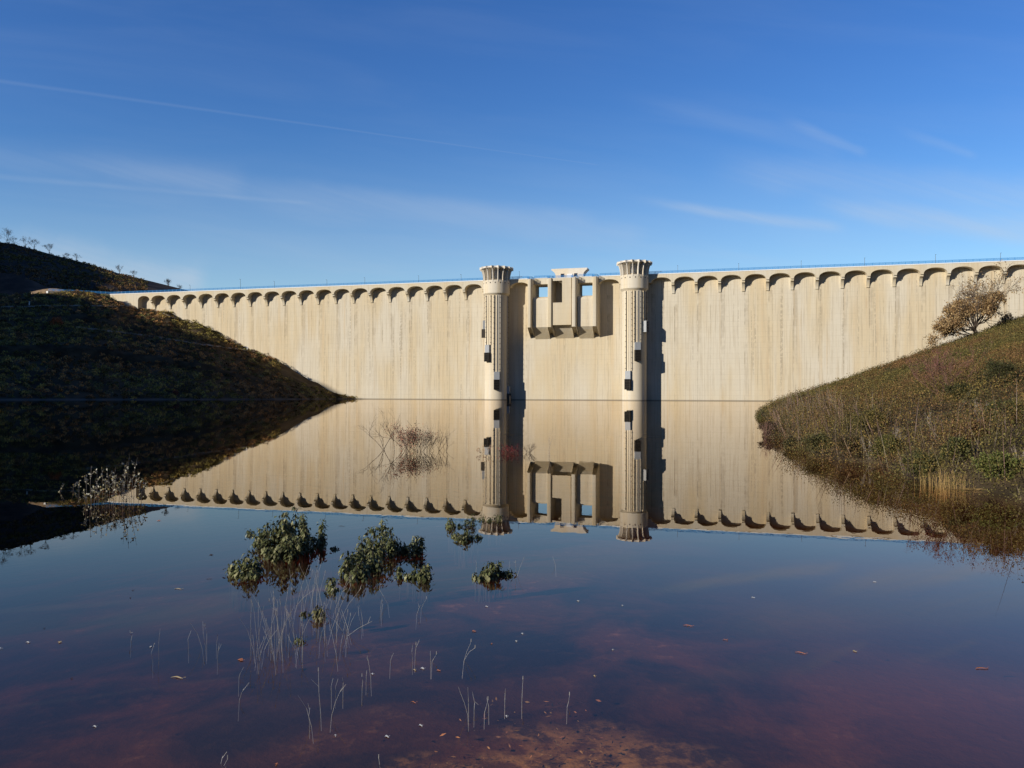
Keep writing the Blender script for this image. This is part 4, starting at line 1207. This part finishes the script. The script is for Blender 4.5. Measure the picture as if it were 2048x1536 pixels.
stem_clump('left edge of the big dry stem thicket', rs(505, 545, 1270, 1310, 9, 30, 100, 14) + [(552, 1312, 62, -22), (512, 1290, 40, -8)])
stem_clump('dense middle of the big dry stem thicket', rs(545, 610, 1260, 1308, 24, 30, 112, 17))
stem_clump('back row of the dry stem thicket below the broad drowned bush', rs(590, 680, 1190, 1250, 18, 30, 95, 16) + [(634, 1230, 82, 6), (640, 1215, 70, 12)])
stem_clump('right edge of the big dry stem thicket', rs(640, 705, 1240, 1300, 12, 30, 88, 18) + [(676, 1306, 65, -18), (697, 1262, 68, -26)])
stem_clump('long dry stems leaning right beside the broad drowned bush', [(672, 1222, 70, 34), (684, 1238, 62, 40), (655, 1216, 58, 26), (690, 1176, 26, 14)])
tufts = [('pair of thin stems leaning left, far left of the thicket', [(409, 1294, 52, -22), (416, 1292, 48, -10), (418, 1286, 36, -4)]), ('single upright stem far left of the thicket', [(323, 1316, 60, 1), (311, 1318, 30, -2)]),
         ('two short stems left of the thicket near a pale leaf', [(438, 1282, 20, 3), (440, 1312, 22, 2), (382, 1290, 26, -2)]), ('short pale stub left of the stem pair', [(267, 1280, 18, 1)]),
         ('tallest lone white stem in the lower middle water', [(646, 1424, 78, -10)]), ('curved stem leaning right beside the tallest lone stem', [(668, 1427, 52, 18)]), ('two faint curved stems left of the tallest lone stem', [(628, 1450, 64, -26), (624, 1440, 24, -2)]),
         ('small bracket of short stems above the curved stem', [(667, 1380, 20, -1), (676, 1378, 20, 2), (690, 1378, 28, 0)]), ('short upright stem left of a floating white leaf', [(728, 1372, 26, 2), (736, 1350, 20, 1)]),
         ('faint tall stem below the right edge of the thicket', [(745, 1352, 42, -8)]), ('upright pair of pale stems in the centre of the water', [(828, 1312, 28, 1), (833, 1308, 24, 3)]), ('v-shaped short stems right of the upright pair', [(864, 1320, 20, -1), (867, 1320, 12, 8)]),
         ('leaning stem pair in open water right of centre', [(930, 1320, 36, 14), (931, 1318, 28, 22)]), ('thin leaning stem left of the upright pair', [(784, 1320, 16, 6), (725, 1246, 32, -8)]),
         ('thin stems below the low u-shaped tufts', [(728, 1240, 34, -6), (764, 1216, 26, -1), (766, 1222, 24, 1)]), ('long faint stem leaning left under the u-shaped tufts', [(778, 1206, 30, -18)]), ('forked white twig right of the pointed drowned bush', [(1036, 1150, 36, 14), (1034, 1148, 26, -2)]),
         ('lone thin stem at the left of the pointed drowned bush', [(953, 1150, 26, 2), (1019, 1140, 18, 2)]), ('two upright stems with bulbs in the lower right water', [(1012, 1398, 24, 1), (1046, 1398, 42, 2)]), ('group of thin stems near the orange mud patch', [(940, 1422, 56, -1), (938, 1425, 40, -14), (951, 1416, 20, 1)]),
         ('short bent twigs above the orange mud patch', [(972, 1420, 16, 6), (980, 1410, 12, -3)]), ('tiny twig at the right in open water', [(1112, 1130, 18, -6), (1136, 1410, 16, 6)]), ('faint twigs near the bottom left of the photo', [(452, 1530, 18, -4), (458, 1528, 14, 3)]),
         ('short stem at the bottom edge of the photo', [(766, 1534, 22, -4)]), ('short leaning stem left of the lone white stem', [(484, 1398, 26, 10), (483, 1352, 16, 5)]), ('faint leaning twig pair beside the drowned tuft row', [(836, 1228, 22, 8), (845, 1216, 20, 10)])]
for lb, lst in tufts: stem_clump(lb, lst, r=.0014)

# ---- floating leaves and bits
random.seed(44)
leaf_mats = [simple('pale_floating_leaf', (.62, .60, .55), .7), simple('orange_floating_leaf', (.45, .16, .07), .7), simple('dark_floating_leaf', (.06, .04, .03), .6), simple('straw_floating', (.5, .38, .2), .7)]
fl = [(848, 1335, 14, 0, 'white curled leaf floating in the lower middle'), (832, 1338, 10, 3, 'tan leaf floating beside the white curled leaf'), (950, 1261, 12, 1, 'reddish leaf floating right of centre'), (1046, 1266, 9, 0, 'pale leaf floating at far right of the leaf scatter'),
      (1034, 1281, 8, 0, 'small cream leaf floating below the far right pale one'), (985, 1286, 7, 1, 'small pink leaf floating left of the cream one'), (486, 1318, 22, 1, 'orange brown leaf floating at the foot of the stem thicket'), (558, 1525, 12, 1, 'orange leaf floating near the bottom edge'),
      (320, 1041, 14, 1, 'salmon coloured leaf floating under the arcade reflection'), (360, 1177, 26, 3, 'pale bark strip floating in the left water'), (421, 1157, 16, 2, 'dark twig floating in the left water'), (684, 1052, 18, 2, 'dark twig floating between the two big drowned bushes'), (425, 1109, 14, 2, 'thin dark twig floating left of the largest drowned bush'),
      (360, 1353, 44, 3, 'straw coloured twig floating in the lower left'), (975, 1212, 9, 0, 'cream speck leaf below the pointed drowned bush'), (1157, 1201, 8, 0, 'white leaf speck in open water, left of the others'), (1226, 1298, 6, 0, 'bright white speck leaf in open water'),
      (1506, 1194, 9, 0, 'small white leaf floating at mid right'), (1748, 1163, 8, 0, 'tiny white leaf floating under the right arcade reflection'), (1245, 1210, 6, 0, 'tiny cream leaf beside the mid water speck'), (1190, 1350, 9, 3, 'tan speck leaf above the reddish bottom'),
      (6, 1295, 18, 0, 'white leaf at the left edge of the water'), (62, 1283, 12, 0, 'white leaf floating near the left edge'), (125, 1283, 14, 3, 'thin pale sliver floating at left'), (150, 1355, 8, 2, 'small dark leaf floating in the lower left'), (197, 1450, 12, 0, 'white leaf floating at bottom left'),
      (306, 1292, 9, 0, 'cream leaf at the foot of the single upright stem'), (94, 1255, 6, 2, 'tiny dark leaf above the pale sliver'), (830, 1402, 20, 1, 'round orange leaf lying in the water above the mud patch'), (880, 1339, 12, 1, 'dim pink leaf right of the white curled leaf'), (748, 1346, 10, 0, 'white sliver beside the bracket of stems'),
      (1708, 1301, 12, 3, 'tan leaf on the faint debris line at right'), (1376, 1250, 30, 1, 'reddish debris strand floating right of centre'), (1600, 1304, 34, 1, 'long reddish debris strand floating at right'), (1450, 1278, 16, 1, 'short reddish debris strand between the longer ones'), (1960, 1335, 46, 1, 'faint red debris strand near the right edge'),
      (675, 1468, 8, 0, 'pale sliver near the lower middle'), (1015, 1430, 10, 0, 'white chip by the upright bulbed stems'), (845, 1448, 12, 0, 'small white curled chip above the mud patch'), (778, 1470, 14, 0, 'row-like pale chip left of the mud patch'), (270, 1180, 7, 2, 'dark seed head floating in the left water'), (265, 1195, 6, 2, 'smaller dark seed head under the other')]
for px, py, wpx, mi, lb in fl:
    p = on_water(px, py); sc = p.y / F; L = wpx * sc * .6; p.z = .003
    o = thing('floating_twig' if mi == 3 and wpx > 20 or 'twig' in lb or 'strand' in lb else 'floating_leaf', lb, 'debris', p, random.uniform(-.4, .4), 'bits floating on the water')
    mb = MB(); n = 7; w = L * (.35 if wpx < 16 or wpx == 22 else .07); top_, bot_ = [], []
    for i in range(n):
        u = i / (n - 1); ww = w * math.sin(math.pi * min(.97, max(.03, u))) ** .7; zc = .003 * math.sin(u * 3.1) * min(1, L / .06) + .001
        top_.append((-L / 2 + L * u, ww + .01 * math.sin(u * 5), zc + ww * .08)); bot_.append((-L / 2 + L * u, -ww + .01 * math.sin(u * 5), zc))
    tt_ = top_ + bot_[::-1]; mb.prism(tt_, [(x, y, z - .0015) for x, y, z in tt_])
    mb.build('blade', leaf_mats[mi], o, fix=False); MB().tube([(L / 2, 0, .003), (L * .68, .002, .004)], .0012, .0008, 4).build('stalk', leaf_mats[mi], o, fix=False)

# drowned grass and weed lying on the bed near the shore
V = []; N = 500
px_ = rng.uniform(860, 1230, N); py_ = 1536 + 60 - rng.exponential(60, N); py_ = np.clip(py_, 1380, 1640)
P = np.array([tuple(on_water(a, b)) for a, b in zip(px_, py_)]); d_ = np.maximum(0, P[:, 1] - 1.2); P[:, 2] = -(.020 * d_ + .0022 * d_ ** 2) + .02 + rng.uniform(0, .04, N)
Dr = rng.normal(size=(N, 3)); Dr[:, 2] *= .25
V = leaf_quads(P, Dr, rng.uniform(.01, .045, N), rng.uniform(.004, .012, N)); C = vary((.26, .12, .04), N, .5, .2)
wd_ = quads('leaf_litter', V, C, M_heath); tag(wd_, 'rusty leaf litter lying on the shallow lake bed', 'leaf litter', kind='stuff')

S.cycles.max_bounces = 8; S.cycles.transparent_max_bounces = 12; S.cycles.glossy_bounces = 4; S.cycles.diffuse_bounces = 3
S.cycles.caustics_reflective = False; S.cycles.caustics_refractive = False
S.cycles.use_denoising = True
